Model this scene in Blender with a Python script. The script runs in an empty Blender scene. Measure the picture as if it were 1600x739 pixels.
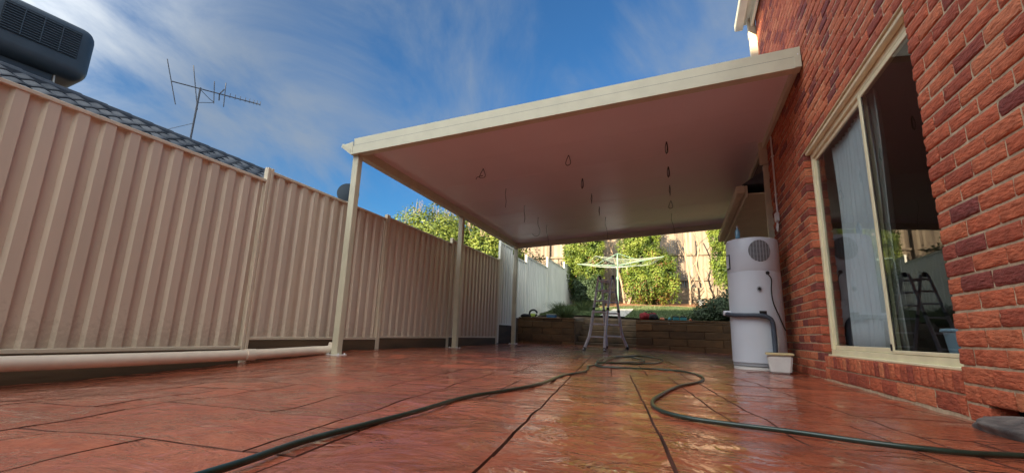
import bpy, bmesh, math, random
from mathutils import Vector, Matrix, noise
R = math.radians
random.seed(7)
S = bpy.context.scene
COL = S.collection

# ------------------------------------------------------------------ camera
F_PX, YAW, PITCH, ROLL, CH = 706.85, -0.35733, 0.20953, 0.0350, 0.3386
cam = bpy.data.cameras.new('camera'); co = bpy.data.objects.new('camera', cam); COL.objects.link(co)
cam.sensor_width = 36; cam.lens = F_PX / 1600 * 36; cam.clip_start = 0.02; cam.clip_end = 2000
_f = Vector((math.sin(YAW)*math.cos(PITCH), math.cos(YAW)*math.cos(PITCH), math.sin(PITCH)))
_r = Vector((math.cos(YAW), -math.sin(YAW), 0)); _u = _r.cross(_f)
CR = _r*math.cos(ROLL) + _u*math.sin(ROLL); CU = -_r*math.sin(ROLL) + _u*math.cos(ROLL)
co.matrix_world = Matrix(((CR.x, CU.x, -_f.x, 0), (CR.y, CU.y, -_f.y, 0), (CR.z, CU.z, -_f.z, CH), (0, 0, 0, 1)))
S.camera = co

def seen(p, m=60):            # level of detail only: is a point inside the frame, and how near
    d = Vector(p) - Vector((0, 0, CH)); z = d.dot(_f)
    if z < .2: return None
    u = 800 + F_PX*d.dot(CR)/z; v = 369.5 - F_PX*d.dot(CU)/z
    return z if (-m < u < 1600+m and -m < v < 739+m) else None

# ------------------------------------------------------------------ world, sun, exposure
SUN_EL = R(17); SUN_D = Vector((-0.35, -0.937))       # direction towards the sun, on the ground
w = bpy.data.worlds.new("World"); S.world = w; w.use_nodes = True
n = w.node_tree.nodes; l = w.node_tree.links; n.clear()
def N(t, **k):
    o = n.new(t)
    for a, b in k.items(): setattr(o, a, b)
    return o
sky = N('ShaderNodeTexSky', sky_type='NISHITA', sun_disc=False, sun_elevation=SUN_EL,
        sun_rotation=math.atan2(SUN_D.x, SUN_D.y), air_density=1.2, dust_density=0.3, ozone_density=3.0)
hs = N('ShaderNodeMixRGB', blend_type='MULTIPLY'); hs.inputs[0].default_value = 1; hs.inputs[2].default_value = (.11, .27, .40, 1)
l.new(sky.outputs[0], hs.inputs[1])
tc = N('ShaderNodeTexCoord'); sp = N('ShaderNodeSeparateXYZ'); l.new(tc.outputs['Generated'], sp.inputs[0])
zz = N('ShaderNodeMath', operation='MAXIMUM'); l.new(sp.outputs['Z'], zz.inputs[0]); zz.inputs[1].default_value = 0.0
za = N('ShaderNodeMath', operation='ADD'); l.new(zz.outputs[0], za.inputs[0]); za.inputs[1].default_value = 0.18
dx = N('ShaderNodeMath', operation='DIVIDE'); l.new(sp.outputs['X'], dx.inputs[0]); l.new(za.outputs[0], dx.inputs[1])
dy = N('ShaderNodeMath', operation='DIVIDE'); l.new(sp.outputs['Y'], dy.inputs[0]); l.new(za.outputs[0], dy.inputs[1])
cb = N('ShaderNodeCombineXYZ'); l.new(dx.outputs[0], cb.inputs[0]); l.new(dy.outputs[0], cb.inputs[1])
mp = N('ShaderNodeMapping'); mp.inputs['Rotation'].default_value = (0, 0, R(28)); mp.inputs['Scale'].default_value = (.9, 0.6, 1)
mp.inputs['Location'].default_value = (7.1, 4.2, 0)
l.new(cb.outputs[0], mp.inputs[0])
n1 = N('ShaderNodeTexNoise'); n1.inputs['Scale'].default_value = 1.9; n1.inputs['Detail'].default_value = 9; n1.inputs['Roughness'].default_value = .6; n1.inputs['Distortion'].default_value = .5
n2 = N('ShaderNodeTexNoise'); n2.inputs['Scale'].default_value = 0.8; n2.inputs['Detail'].default_value = 3
l.new(mp.outputs[0], n1.inputs['Vector']); l.new(cb.outputs[0], n2.inputs['Vector'])
ad = N('ShaderNodeMath', operation='ADD'); l.new(n1.outputs[0], ad.inputs[0]); l.new(n2.outputs[0], ad.inputs[1])
mr = N('ShaderNodeMapRange', interpolation_type='SMOOTHSTEP'); mr.inputs[1].default_value = .84; mr.inputs[2].default_value = 1.22; mr.inputs[3].default_value = .05; mr.inputs[4].default_value = .85
l.new(ad.outputs[0], mr.inputs[0])
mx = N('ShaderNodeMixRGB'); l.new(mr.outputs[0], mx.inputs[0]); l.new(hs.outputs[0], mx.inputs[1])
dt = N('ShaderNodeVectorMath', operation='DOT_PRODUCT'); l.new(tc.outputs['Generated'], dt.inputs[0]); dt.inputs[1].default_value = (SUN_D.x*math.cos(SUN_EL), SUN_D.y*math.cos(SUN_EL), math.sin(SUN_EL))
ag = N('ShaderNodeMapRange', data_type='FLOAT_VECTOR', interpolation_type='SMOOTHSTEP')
for q_, v_ in ((7, (-.1,)*3), (8, (1,)*3), (9, (1,)*3), (10, (23, 19, 14.5))): ag.inputs[q_].default_value = v_   # clouds brighten sunward, gain boosted to add fill light in the shade
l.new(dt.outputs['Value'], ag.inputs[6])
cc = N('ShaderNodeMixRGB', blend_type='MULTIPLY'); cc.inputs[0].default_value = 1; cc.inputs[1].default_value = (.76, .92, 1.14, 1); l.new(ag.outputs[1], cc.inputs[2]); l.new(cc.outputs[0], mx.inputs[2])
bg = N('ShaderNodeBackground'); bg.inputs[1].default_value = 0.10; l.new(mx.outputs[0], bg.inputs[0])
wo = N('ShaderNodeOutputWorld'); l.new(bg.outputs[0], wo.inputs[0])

sun = bpy.data.lights.new('sun', 'SUN'); sun.energy = 5; sun.angle = R(.5); sun.color = (1, .82, .58)
so = bpy.data.objects.new('sun', sun); COL.objects.link(so)
sd = Vector((SUN_D.x*math.cos(SUN_EL), SUN_D.y*math.cos(SUN_EL), math.sin(SUN_EL)))
so.rotation_euler = sd.to_track_quat('Z', 'Y').to_euler(); so.location = sd*60
S.view_settings.view_transform = 'Standard'; S.view_settings.look = 'None'; S.view_settings.exposure = 2.05; S.view_settings.gamma = 1
S.render.engine = 'CYCLES'
S.cycles.max_bounces = 8; S.cycles.diffuse_bounces = 5

# ------------------------------------------------------------------ materials
MATS = {}
def mat(name, col, rough=.5, metal=0, var=0., vscale=8, bump=0, bscale=30, col2=None, attr=False, spec=.5, coat=0, detail=4,
        rvar=0, stretch=(1, 1, 1), tip=None, bdist=.01, trans=0, objrand=0):
    if name in MATS: return MATS[name]
    m = bpy.data.materials.new(name); m.use_nodes = True; t = m.node_tree; nn = t.nodes; ll = t.links
    b = nn['Principled BSDF']
    b.inputs['Roughness'].default_value = rough; b.inputs['Metallic'].default_value = metal
    b.inputs['Specular IOR Level'].default_value = spec; b.inputs['Coat Weight'].default_value = coat; b.inputs['Coat Roughness'].default_value = .08
    tc = nn.new('ShaderNodeTexCoord'); mp = nn.new('ShaderNodeMapping'); mp.inputs['Scale'].default_value = stretch
    ll.new(tc.outputs['Object'], mp.inputs[0])
    if objrand:
        oi = nn.new('ShaderNodeObjectInfo'); mu = nn.new('ShaderNodeMath'); mu.operation = 'MULTIPLY'; mu.inputs[1].default_value = 37
        ll.new(oi.outputs['Random'], mu.inputs[0]); ll.new(mu.outputs[0], mp.inputs['Location'])
    c2 = col2 or tuple(c*(1-var) for c in col)
    out = None
    nz = nn.new('ShaderNodeTexNoise'); nz.inputs['Scale'].default_value = vscale; nz.inputs['Detail'].default_value = detail; ll.new(mp.outputs[0], nz.inputs['Vector'])
    if attr:
        at = nn.new('ShaderNodeAttribute'); at.attribute_name = 'tone'
        rp = nn.new('ShaderNodeValToRGB'); e = rp.color_ramp.elements
        e[0].position = 0; e[0].color = (*attr[0], 1); e[1].position = 1; e[1].color = (*attr[-1], 1)
        for i, c in enumerate(attr[1:-1]): q = e.new((i+1)/(len(attr)-1)); q.color = (*c, 1)
        ll.new(at.outputs['Fac'], rp.inputs[0])
        mx = nn.new('ShaderNodeMixRGB'); mx.blend_type = 'MULTIPLY'; mx.inputs[0].default_value = 1
        r2 = nn.new('ShaderNodeMapRange'); r2.inputs[1].default_value = .3; r2.inputs[2].default_value = .7; r2.inputs[3].default_value = 1-var; r2.inputs[4].default_value = 1+var*.5
        ll.new(nz.outputs[0], r2.inputs[0]); ll.new(rp.outputs[0], mx.inputs[1]); ll.new(r2.outputs[0], mx.inputs[2]); out = mx.outputs[0]
    elif var or col2:
        rp = nn.new('ShaderNodeValToRGB'); rp.color_ramp.elements[0].position = .35; rp.color_ramp.elements[1].position = .65
        rp.color_ramp.elements[0].color = (*c2, 1); rp.color_ramp.elements[1].color = (*col, 1)
        ll.new(nz.outputs[0], rp.inputs[0]); out = rp.outputs[0]
    if out: ll.new(out, b.inputs['Base Color'])
    else: b.inputs['Base Color'].default_value = (*col, 1)
    if rvar:
        r3 = nn.new('ShaderNodeMapRange'); r3.inputs[1].default_value = .35; r3.inputs[2].default_value = .65
        r3.inputs[3].default_value = max(0, rough-rvar); r3.inputs[4].default_value = rough+rvar
        n4 = nn.new('ShaderNodeTexNoise'); n4.inputs['Scale'].default_value = vscale*.7; n4.inputs['Detail'].default_value = 3; ll.new(mp.outputs[0], n4.inputs['Vector'])
        ll.new(n4.outputs[0], r3.inputs[0]); ll.new(r3.outputs[0], b.inputs['Roughness'])
    if bump:
        n3 = nn.new('ShaderNodeTexNoise'); n3.inputs['Scale'].default_value = bscale; n3.inputs['Detail'].default_value = 5; ll.new(mp.outputs[0], n3.inputs['Vector'])
        bp = nn.new('ShaderNodeBump'); bp.inputs['Strength'].default_value = bump; bp.inputs['Distance'].default_value = bdist
        ll.new(n3.outputs[0], bp.inputs['Height']); ll.new(bp.outputs[0], b.inputs['Normal'])
    if trans:
        b.inputs['Subsurface Weight'].default_value = 0
        tr = nn.new('ShaderNodeBsdfTranslucent'); ms = nn.new('ShaderNodeMixShader'); ms.inputs[0].default_value = trans
        if out: ll.new(out, tr.inputs[0])
        else: tr.inputs[0].default_value = (*col, 1)
        ll.new(b.outputs[0], ms.inputs[1]); ll.new(tr.outputs[0], ms.inputs[2]); ll.new(ms.outputs[0], nn['Material Output'].inputs[0])
    MATS[name] = m
    return m

CREAM = mat("cream_paint", (.60, .58, .43), .42, var=.10, vscale=5, bump=.06, bscale=60)
CREAMW = mat('cream_window_paint', (.80, .73, .48), .35, var=.10, vscale=7, bump=.05, bscale=50)
CEIL = mat('ceiling_panel_paint', (.84, .74, .80), .26, var=.05, vscale=.8, bump=.05, bscale=3, bdist=.01)
FENCE = mat('beige_fence_paint', (.66, .57, .45), .38, var=.10, vscale=1.6, bump=.05, bscale=25, stretch=(1, 1, .25))
FENCER = mat('beige_rail_paint', (.68, .60, .46), .4, var=.10, vscale=3)
FENCE2 = mat('pale_fence_paint', (.84, .84, .74), .45, var=.10, vscale=2, stretch=(1, 1, .3))
TIMBER = mat('dark_sleeper_timber', (.13, .085, .045), .8, var=.5, vscale=4, bump=.5, bscale=14, stretch=(1, .15, 1), col2=(.055, .038, .022))
BLOCKT = mat('brown_sleeper_block', (.17, .095, .045), .8, attr=[(.06, .032, .012), (.115, .062, .022), (.09, .05, .020), (.145, .076, .028)], var=.35, vscale=9, bump=.6, bscale=30, stretch=(.4, .4, 1))
PALING = mat('weathered_palings', (.42, .33, .24), .85, attr=[(.12, .09, .065), (.21, .165, .115), (.30, .24, .17)], var=.3, vscale=6, bump=.4, bscale=20, stretch=(1, 1, .15))
BRICK = mat('rustic_brick', (.4, .13, .07), .78, attr=[(.20, .045, .038), (.35, .075, .038), (.47, .112, .050), (.55, .155, .066), (.49, .11, .048), (.60, .20, .09)],
            var=.30, vscale=26, bump=1, bscale=46, stretch=(1, .6, 1.9), bdist=.014, objrand=1)
MORTAR = mat('grey_mortar', (.56, .44, .29), .95, var=.3, vscale=30, bump=.6, bscale=90, bdist=.003)
METAL = mat('aluminium', (.82, .86, .92), .28, metal=0, var=.15, vscale=20)
BLACKR = mat('black_rubber', (.012, .012, .014), .5)
HOSE = mat('dark_green_hose', (.012, .035, .024), .34, var=.3, vscale=12, coat=.3)
LAG = mat('blue_grey_foam_lagging', (.055, .075, .105), .6, var=.2, vscale=20, bump=.2, bscale=60)
TANK = mat('white_heater_enamel', (.58, .64, .70), .34, var=.05, vscale=2, bump=.03, bscale=6)
WHITEP = mat('white_plastic', (.72, .72, .68), .4, var=.08, vscale=10)
LIDP = mat('cream_lid', (.62, .52, .28), .45)
PVC = mat('cream_pvc_pipe', (.76, .67, .54), .36, var=.10, vscale=6)
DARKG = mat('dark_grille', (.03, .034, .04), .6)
GREYM = mat('grey_moulding', (.30, .32, .34), .4)
TILE = mat('charcoal_roof_tile', (.05, .06, .075), .62, attr=[(.03, .038, .05), (.055, .066, .082), (.10, .11, .125)], var=.25, vscale=10, bump=.3, bscale=60)
COOLER = mat('slate_cooler_plastic', (.045, .065, .085), .48, var=.15, vscale=4, bump=.05, bscale=40)
COOLERD = mat('dark_cooler_plastic', (.018, .026, .036), .6)
CONC = mat('rough_concrete', (.20, .17, .15), .9, var=.4, vscale=9, bump=.9, bscale=22, bdist=.02, col2=(.07, .062, .06))
PATH = mat('path_concrete', (.42, .40, .36), .9, var=.2, vscale=3, bump=.3, bscale=40)
EARTH = mat('earth', (.10, .07, .045), .95, var=.4, vscale=2, bump=.6, bscale=14, bdist=.03)
MULCH = mat('bark_mulch', (.28, .13, .055), .95, var=.45, vscale=14, bump=.9, bscale=50, bdist=.03)
LAWN = mat('lawn_soil_green', (.115, .15, .05), .95, var=.4, vscale=1.2, bump=.6, bscale=50, col2=(.075, .105, .035))
GRASS = mat('grass_blades', (.12, .2, .05), .6, attr=[(.05, .09, .03), (.09, .13, .045), (.14, .17, .07)], var=.2, vscale=3, trans=.3)
LEAFY = mat('conifer_leaves', (.2, .25, .04), .6, attr=[(.015, .038, .008), (.06, .11, .012), (.14, .20, .02), (.21, .27, .035), (.20, .10, .03)], var=.2, vscale=2, trans=.3)
LEAFD = mat('dark_shrub_leaves', (.04, .07, .025), .6, attr=[(.018, .04, .015), (.035, .065, .022), (.05, .085, .03)], var=.2, vscale=2, trans=.2)
LEAFB = mat('bright_bush_leaves', (.2, .26, .04), .6, attr=[(.03, .06, .01), (.11, .16, .02), (.20, .25, .035), (.26, .29, .06)], var=.2, vscale=2, trans=.35)
BARK = mat('pale_bark', (.34, .25, .17), .9, var=.4, vscale=10, bump=.6, bscale=30, stretch=(1, 1, .3))
BARKD = mat('brown_bark', (.16, .11, .07), .9, var=.4, vscale=10, bump=.6, bscale=30)
LINE = mat('green_hoist_paint', (.17, .29, .21), .4, var=.1, vscale=20)
LINEW = mat('pale_clothesline_wire', (.38, .44, .36), .5)
WALLIN = mat('interior_plaster', (.30, .28, .26), .9, var=.05)
CARPET = mat('interior_carpet', (.12, .10, .09), .95, var=.2, vscale=30)
SHEER = mat('sheer_curtain_cloth', (.90, .93, .96), .8, var=.06, vscale=6, trans=.25)
BLINDC = mat('pale_drape_cloth', (.42, .41, .38), .8, var=.1, vscale=8, trans=.15)
TUBP = mat('pale_blue_tub', (.35, .50, .62), .5, var=.1, vscale=8)
WIREC = mat('dark_cable', (.03, .018, .03), .5)
REDB = mat('red_bag_cloth', (.28, .015, .02), .8, var=.4, vscale=30, bump=.4, bscale=60)
BLKC = mat('black_bag_cloth', (.015, .015, .018), .8, bump=.4, bscale=60)
TEAL = mat('teal_plastic', (.04, .22, .25), .45, var=.2, vscale=20)
BLUEP = mat('blue_plastic', (.05, .16, .32), .45, var=.2, vscale=20)
LIME = mat('lime_tape', (.45, .60, .10), .5)
ORNG = mat('terracotta_plastic', (.45, .14, .06), .5)
DISHM = mat('dark_dish_paint', (.010, .016, .026), .9, spec=.05)
ROOFT = mat('brown_house_roof', (.10, .06, .05), .8, var=.3, vscale=6)
RENDER = mat('cream_render', (.62, .55, .40), .8, var=.1, vscale=3)

def splash(m):       # dried mud splashes low on the sheets
    t = m.node_tree; nn = t.nodes; ll = t.links; b = nn['Principled BSDF']; src = b.inputs['Base Color'].links[0].from_socket
    tc = nn.new('ShaderNodeTexCoord'); sx = nn.new('ShaderNodeSeparateXYZ'); ll.new(tc.outputs['Object'], sx.inputs[0])
    nz = nn.new('ShaderNodeTexNoise'); nz.inputs['Scale'].default_value = 22; nz.inputs['Detail'].default_value = 6; nz.inputs['Roughness'].default_value = .7; ll.new(tc.outputs['Object'], nz.inputs['Vector'])
    mr = nn.new('ShaderNodeMapRange'); mr.inputs[1].default_value = .10; mr.inputs[2].default_value = .70; mr.inputs[3].default_value = .24; mr.inputs[4].default_value = -.15; ll.new(sx.outputs['Z'], mr.inputs[0])
    ad = nn.new('ShaderNodeMath'); ad.operation = 'ADD'; ll.new(nz.outputs[0], ad.inputs[0]); ll.new(mr.outputs[0], ad.inputs[1])
    m2 = nn.new('ShaderNodeMapRange'); m2.inputs[1].default_value = .58; m2.inputs[2].default_value = .74; m2.inputs[3].default_value = 0; m2.inputs[4].default_value = .22; ll.new(ad.outputs[0], m2.inputs[0])
    mx = nn.new('ShaderNodeMixRGB'); ll.new(m2.outputs[0], mx.inputs[0]); ll.new(src, mx.inputs[1]); mx.inputs[2].default_value = (.26, .18, .11, 1); ll.new(mx.outputs[0], b.inputs['Base Color'])
splash(FENCE)
# wet stamped concrete: slate relief, puddled gloss
def patio_mat():
    m = bpy.data.materials.new('wet_stamped_concrete'); m.use_nodes = True; t = m.node_tree; nn = t.nodes; ll = t.links; b = nn['Principled BSDF']
    tc = nn.new('ShaderNodeTexCoord')
    def nz(sc, det=4, st=(1, 1, 1), rot=0, rough=.5, dis=0):
        mp = nn.new('ShaderNodeMapping'); mp.inputs['Scale'].default_value = st; mp.inputs['Rotation'].default_value = (0, 0, rot); ll.new(tc.outputs['Object'], mp.inputs[0])
        x = nn.new('ShaderNodeTexNoise'); x.inputs['Scale'].default_value = sc; x.inputs['Detail'].default_value = det; x.inputs['Roughness'].default_value = rough; x.inputs['Distortion'].default_value = dis
        ll.new(mp.outputs[0], x.inputs['Vector']); return x.outputs[0]
    def rng(i, a, bb, c, d):
        r = nn.new('ShaderNodeMapRange'); r.inputs[1].default_value = a; r.inputs[2].default_value = bb; r.inputs[3].default_value = c; r.inputs[4].default_value = d; ll.new(i, r.inputs[0]); return r.outputs[0]
    def mth(op, a, c):
        r = nn.new('ShaderNodeMath'); r.operation = op
        for i, x in enumerate((a, c)):
            if isinstance(x, (int, float)): r.inputs[i].default_value = x
            else: ll.new(x, r.inputs[i])
        return r.outputs[0]
    rp = nn.new('ShaderNodeValToRGB'); e = rp.color_ramp.elements; e[0].position = .3; e[0].color = (.24, .046, .018, 1); e[1].position = .7; e[1].color = (.47, .125, .052, 1)
    q = e.new(.5); q.color = (.34, .078, .032, 1)
    mixn = mth('ADD', mth('MULTIPLY', nz(1.7, 7, rough=.65), .6), mth('MULTIPLY', nz(14, 5), .4)); ll.new(mixn, rp.inputs[0])
    at = nn.new('ShaderNodeAttribute'); at.attribute_name = 'tone'
    mu = nn.new('ShaderNodeMixRGB'); mu.blend_type = 'MULTIPLY'; mu.inputs[0].default_value = 1; ll.new(rp.outputs[0], mu.inputs[1]); ll.new(rng(at.outputs['Fac'], 0, 1, .82, 1.15), mu.inputs[2])
    ll.new(mu.outputs[0], b.inputs['Base Color'])
    b.inputs['Roughness'].default_value = .48
    b.inputs['Specular IOR Level'].default_value = .35; b.inputs['Coat Roughness'].default_value = .05
    ll.new(rng(nz(1.6, 5, rough=.65, dis=.6), .34, .52, .45, 1.0), b.inputs['Coat Weight'])
    ll.new(rng(nz(2.4, 4, rough=.6), .4, .68, .02, .16), b.inputs['Coat Roughness'])
    h = mth('ADD', mth('MULTIPLY', nz(3.2, 6, (1, 1.6, 1), .5, .62, .8), 1.0), mth('MULTIPLY', nz(16, 5, (1, 1.5, 1), .2), .18))
    bp = nn.new('ShaderNodeBump'); bp.inputs['Strength'].default_value = .85; bp.inputs['Distance'].default_value = .04; ll.new(h, bp.inputs['Height'])
    ll.new(bp.outputs[0], b.inputs['Normal']); 
    bq = nn.new('ShaderNodeBump'); bq.inputs['Strength'].default_value = .8; bq.inputs['Distance'].default_value = .028; ll.new(nz(4.2, 4, (1, 1.4, 1), .4, .6, .8), bq.inputs['Height'])
    ll.new(bq.outputs[0], b.inputs['Coat Normal'])
    return m
PATIO = patio_mat()
GROUT = mat('dark_red_joint', (.10, .028, .014), .85, var=.4, vscale=5)
GLASS = bpy.data.materials.new('window_glass'); GLASS.use_nodes = True
_t = GLASS.node_tree; _t.nodes.clear()
_g = _t.nodes.new('ShaderNodeBsdfGlossy'); _g.inputs['Roughness'].default_value = .01; _g.inputs[0].default_value = (1, 1, 1, 1)
_tr = _t.nodes.new('ShaderNodeBsdfTransparent'); _tr.inputs[0].default_value = (.80, .84, .84, 1)
_fr = _t.nodes.new('ShaderNodeFresnel'); _fr.inputs[0].default_value = 1.5
_mx = _t.nodes.new('ShaderNodeMixShader'); _o = _t.nodes.new('ShaderNodeOutputMaterial')
_ge = _t.nodes.new('ShaderNodeNewGeometry'); _su = _t.nodes.new('ShaderNodeMath'); _su.operation = 'SUBTRACT'; _su.inputs[0].default_value = 1; _t.links.new(_ge.outputs['Backfacing'], _su.inputs[1])
_ml = _t.nodes.new('ShaderNodeMath'); _ml.operation = 'MULTIPLY'; _t.links.new(_fr.outputs[0], _ml.inputs[0]); _t.links.new(_su.outputs[0], _ml.inputs[1])
_t.links.new(_ml.outputs[0], _mx.inputs[0]); _t.links.new(_tr.outputs[0], _mx.inputs[1]); _t.links.new(_g.outputs[0], _mx.inputs[2]); _t.links.new(_mx.outputs[0], _o.inputs[0])
BOTTLE = mat('blue_clear_bottle', (.12, .30, .42), .15, coat=.5)

# ------------------------------------------------------------------ helpers
def link(name, me, parent=None, loc=(0, 0, 0)):
    o = bpy.data.objects.new(name, me); COL.objects.link(o); o.location = loc
    if parent: o.parent = parent
    return o
def thing(name, label, cat, loc=(0, 0, 0), rz=0, group=None):
    o = link(name, None, None, loc); o.rotation_euler = (0, 0, rz); o.empty_display_size = .1
    return tag(o, label, cat, group)
def tag(o, label=None, cat=None, group=None, kind=None):
    if label: o['label'] = label
    if cat: o['category'] = cat
    if group: o['group'] = group
    if kind: o['kind'] = kind
    return o
def meshof(name, vs, fs, m, smooth=False, tone=None):
    me = bpy.data.meshes.new(name); me.from_pydata([tuple(v) for v in vs], [], fs); me.update()
    for x in (m if isinstance(m, list) else [m]): me.materials.append(x)
    if smooth: me.polygons.foreach_set('use_smooth', [True]*len(me.polygons))
    if tone is not None:
        a = me.attributes.new('tone', 'FLOAT', 'POINT')
        a.data.foreach_set('value', tone if isinstance(tone, list) else [tone]*len(vs))
    return me
class MB:
    def __init__(s): s.v = []; s.f = []; s.t = []; s.tone = .5; s.sm = []; s.mi = []
    def add(s, vs, fs, smooth=False, mi=None):
        k = len(s.v); s.v += [tuple(x) for x in vs]; s.f += [tuple(i+k for i in f) for f in fs]; s.t += [s.tone]*len(vs); s.sm += [smooth]*len(fs); s.mi += mi or [0]*len(fs)
    def box(s, a, b, ch=0.0, M=None):
        x0, y0, z0 = a; x1, y1, z1 = b
        x0, x1 = min(x0, x1), max(x0, x1); y0, y1 = min(y0, y1), max(y0, y1); z0, z1 = min(z0, z1), max(z0, z1)
        if ch <= 0:
            vs = [(x0, y0, z0), (x1, y0, z0), (x1, y1, z0), (x0, y1, z0), (x0, y0, z1), (x1, y0, z1), (x1, y1, z1), (x0, y1, z1)]
            fs = [(0, 3, 2, 1), (4, 5, 6, 7), (0, 1, 5, 4), (1, 2, 6, 5), (2, 3, 7, 6), (3, 0, 4, 7)]
        else:
            bm = bmesh.new(); bmesh.ops.create_cube(bm, size=1)
            for v in bm.verts: v.co = Vector(((x0+x1)/2+v.co.x*(x1-x0), (y0+y1)/2+v.co.y*(y1-y0), (z0+z1)/2+v.co.z*(z1-z0)))
            bmesh.ops.bevel(bm, geom=bm.edges[:], offset=min(ch, (x1-x0)*.45, (y1-y0)*.45, (z1-z0)*.45), segments=1, affect='EDGES')
            bm.verts.index_update(); vs = [v.co.copy() for v in bm.verts]; fs = [tuple(v.index for v in f.verts) for f in bm.faces]; bm.free()
        if M: vs = [M @ Vector(v) for v in vs]
        s.add(vs, fs); return s
    def tube(s, pts, r, seg=8, closed=False, cap=True):
        pts = [Vector(p) for p in pts]; nP = len(pts); rs = r if isinstance(r, (list, tuple)) else [r]*nP
        vs = []; fs = []; prev = None
        for i, p in enumerate(pts):
            if closed: t = pts[(i+1) % nP]-pts[i-1]
            else: t = pts[min(i+1, nP-1)]-pts[max(i-1, 0)]
            t.normalize()
            if prev is None: nrm = t.orthogonal().normalized()
            else:
                nrm = prev - t*prev.dot(t)
                nrm = nrm.normalized() if nrm.length > 1e-6 else t.orthogonal().normalized()
            prev = nrm; bn = t.cross(nrm)
            for j in range(seg):
                a = 2*math.pi*j/seg; vs.append(p + (nrm*math.cos(a)+bn*math.sin(a))*rs[i])
        for i in range(nP if closed else nP-1):
            for j in range(seg):
                a = i*seg+j; b = i*seg+(j+1) % seg; c = ((i+1) % nP)*seg+(j+1) % seg; d = ((i+1) % nP)*seg+j; fs.append((a, b, c, d))
        if cap and not closed: fs += [tuple(range(seg))[::-1], tuple((nP-1)*seg+j for j in range(seg))]
        s.add(vs, fs, True); return s
    def lathe(s, prof, c=(0, 0, 0), seg=32, M=None):
        vs = []; fs = []
        for (r, z) in prof:
            for j in range(seg): a = 2*math.pi*j/seg; vs.append(Vector((c[0]+r*math.cos(a), c[1]+r*math.sin(a), c[2]+z)))
        for i in range(len(prof)-1):
            for j in range(seg): fs.append((i*seg+j, i*seg+(j+1) % seg, (i+1)*seg+(j+1) % seg, (i+1)*seg+j))
        fs += [tuple(range(seg))[::-1], tuple((len(prof)-1)*seg+j for j in range(seg))]
        if M: vs = [M @ v for v in vs]
        s.add(vs, fs, True); return s
    def build(s, name, m, parent=None, loc=(0, 0, 0), autos=35):
        me = meshof(name, s.v, s.f, m, False, s.t)
        me.polygons.foreach_set('use_smooth', s.sm); me.polygons.foreach_set('material_index', s.mi)
        if any(s.sm) and autos:
            me.edges.foreach_get  # keep api
            try: me.set_sharp_from_angle(angle=R(autos))
            except Exception: pass
        return link(name, me, parent, loc)
def bx(name, a, b, m, parent=None, ch=.003): return MB().box(a, b, ch).build(name, m, parent)
def curve(pts, k=8):             # Catmull-Rom through the points
    P = [Vector(p) for p in pts]; P = [P[0]*2-P[1]] + P + [P[-1]*2-P[-2]]; out = []
    for i in range(1, len(P)-2):
        for j in range(k):
            t = j/k; a, b, c, d = P[i-1:i+3]
            out.append(.5*((2*b)+(c-a)*t+(2*a-5*b+4*c-d)*t*t+(-a+3*b-3*c+d)*t**3))
    out.append(P[-2]); return out
def sstep(t): t = max(0, min(1, t)); return t*t*(3-2*t)
def gz(x, y):                    # level of the patio: falls to the near left corner, rises a little at the back
    return -0.17*sstep((-2.2-x)/2.6)*sstep((6.2-y)/4.2) + .05*sstep((y-9)/4)*sstep((1.2-x)/3)

# ------------------------------------------------------------------ GROUND, PATIO
WALLX = 1.30
def yz(x, y):                    # garden level behind the retaining wall
    return .74 + max(0, y-13.5)*.135 + .03*math.sin(x*1.3+y*.8)
def sheet(name, xs, ys, fz, m, label=None):
    vs = [(x, y, fz(x, y)) for y in ys for x in xs]; nx = len(xs)
    fs = [(j*nx+i, j*nx+i+1, (j+1)*nx+i+1, (j+1)*nx+i) for j in range(len(ys)-1) for i in range(nx-1)]
    return tag(link(name, meshof(name, vs, fs, m, True)), kind='structure')
def lin(a, b, k): return [a+(b-a)*i/k for i in range(k+1)]
sheet('ground', [-600, -100, -30, 30, 100, 600], [-600, -100, -30, 30, 100, 600], lambda x, y: -.45, EARTH)
patio = tag(link('patio', meshof('patio', *(lambda xs, ys: ([(x, y, gz(x, y)-.011) for y in ys for x in xs], [(j*len(xs)+i, j*len(xs)+i+1, (j+1)*len(xs)+i+1, (j+1)*len(xs)+i) for j in range(len(ys)-1) for i in range(len(xs)-1)]))(lin(-4.72, 1.9, 30), lin(-3, 13.6, 60)), GROUT, True)), kind='structure')
# random ashlar stones on a turned grid
ANG = R(8); U = .165; ca, sa = math.cos(ANG), math.sin(ANG)
def rot(u, v): return (u*ca - v*sa, u*sa + v*ca)
NI0, NI1, NJ0, NJ1 = -46, 35, -26, 98
occ = set(); rects = []
rnd = random.Random(8)
sizes = [(4, 3), (3, 4), (3, 3), (5, 3), (2, 3), (3, 2), (4, 4), (4, 2), (2, 4), (3, 5)]
for j in range(NJ0, NJ1):
    for i in range(NI0, NI1):
        if (i, j) in occ: continue
        ss = sizes[:]; rnd.shuffle(ss); ss += [(2, 2), (2, 1), (1, 2), (1, 1)]
        for (a, b) in ss:
            if all((i+p, j+q) not in occ for p in range(a) for q in range(b)):
                for p in range(a):
                    for q in range(b): occ.add((i+p, j+q))
                rects.append((i, j, a, b)); break
stones = []
for (i, j, a, b) in rects:
    u0, v0, u1, v1 = i*U, j*U, (i+a)*U, (j+b)*U; cx, cy = rot((u0+u1)/2, (v0+v1)/2)
    if cx < -5.2 or cx > 1.75 or cy < -2.6 or cy > 13.9: continue
    z = seen((cx, cy, 0), 200); stones.append((z if z else 99+abs(cy), u0, v0, u1, v1))
stones.sort()
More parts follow.
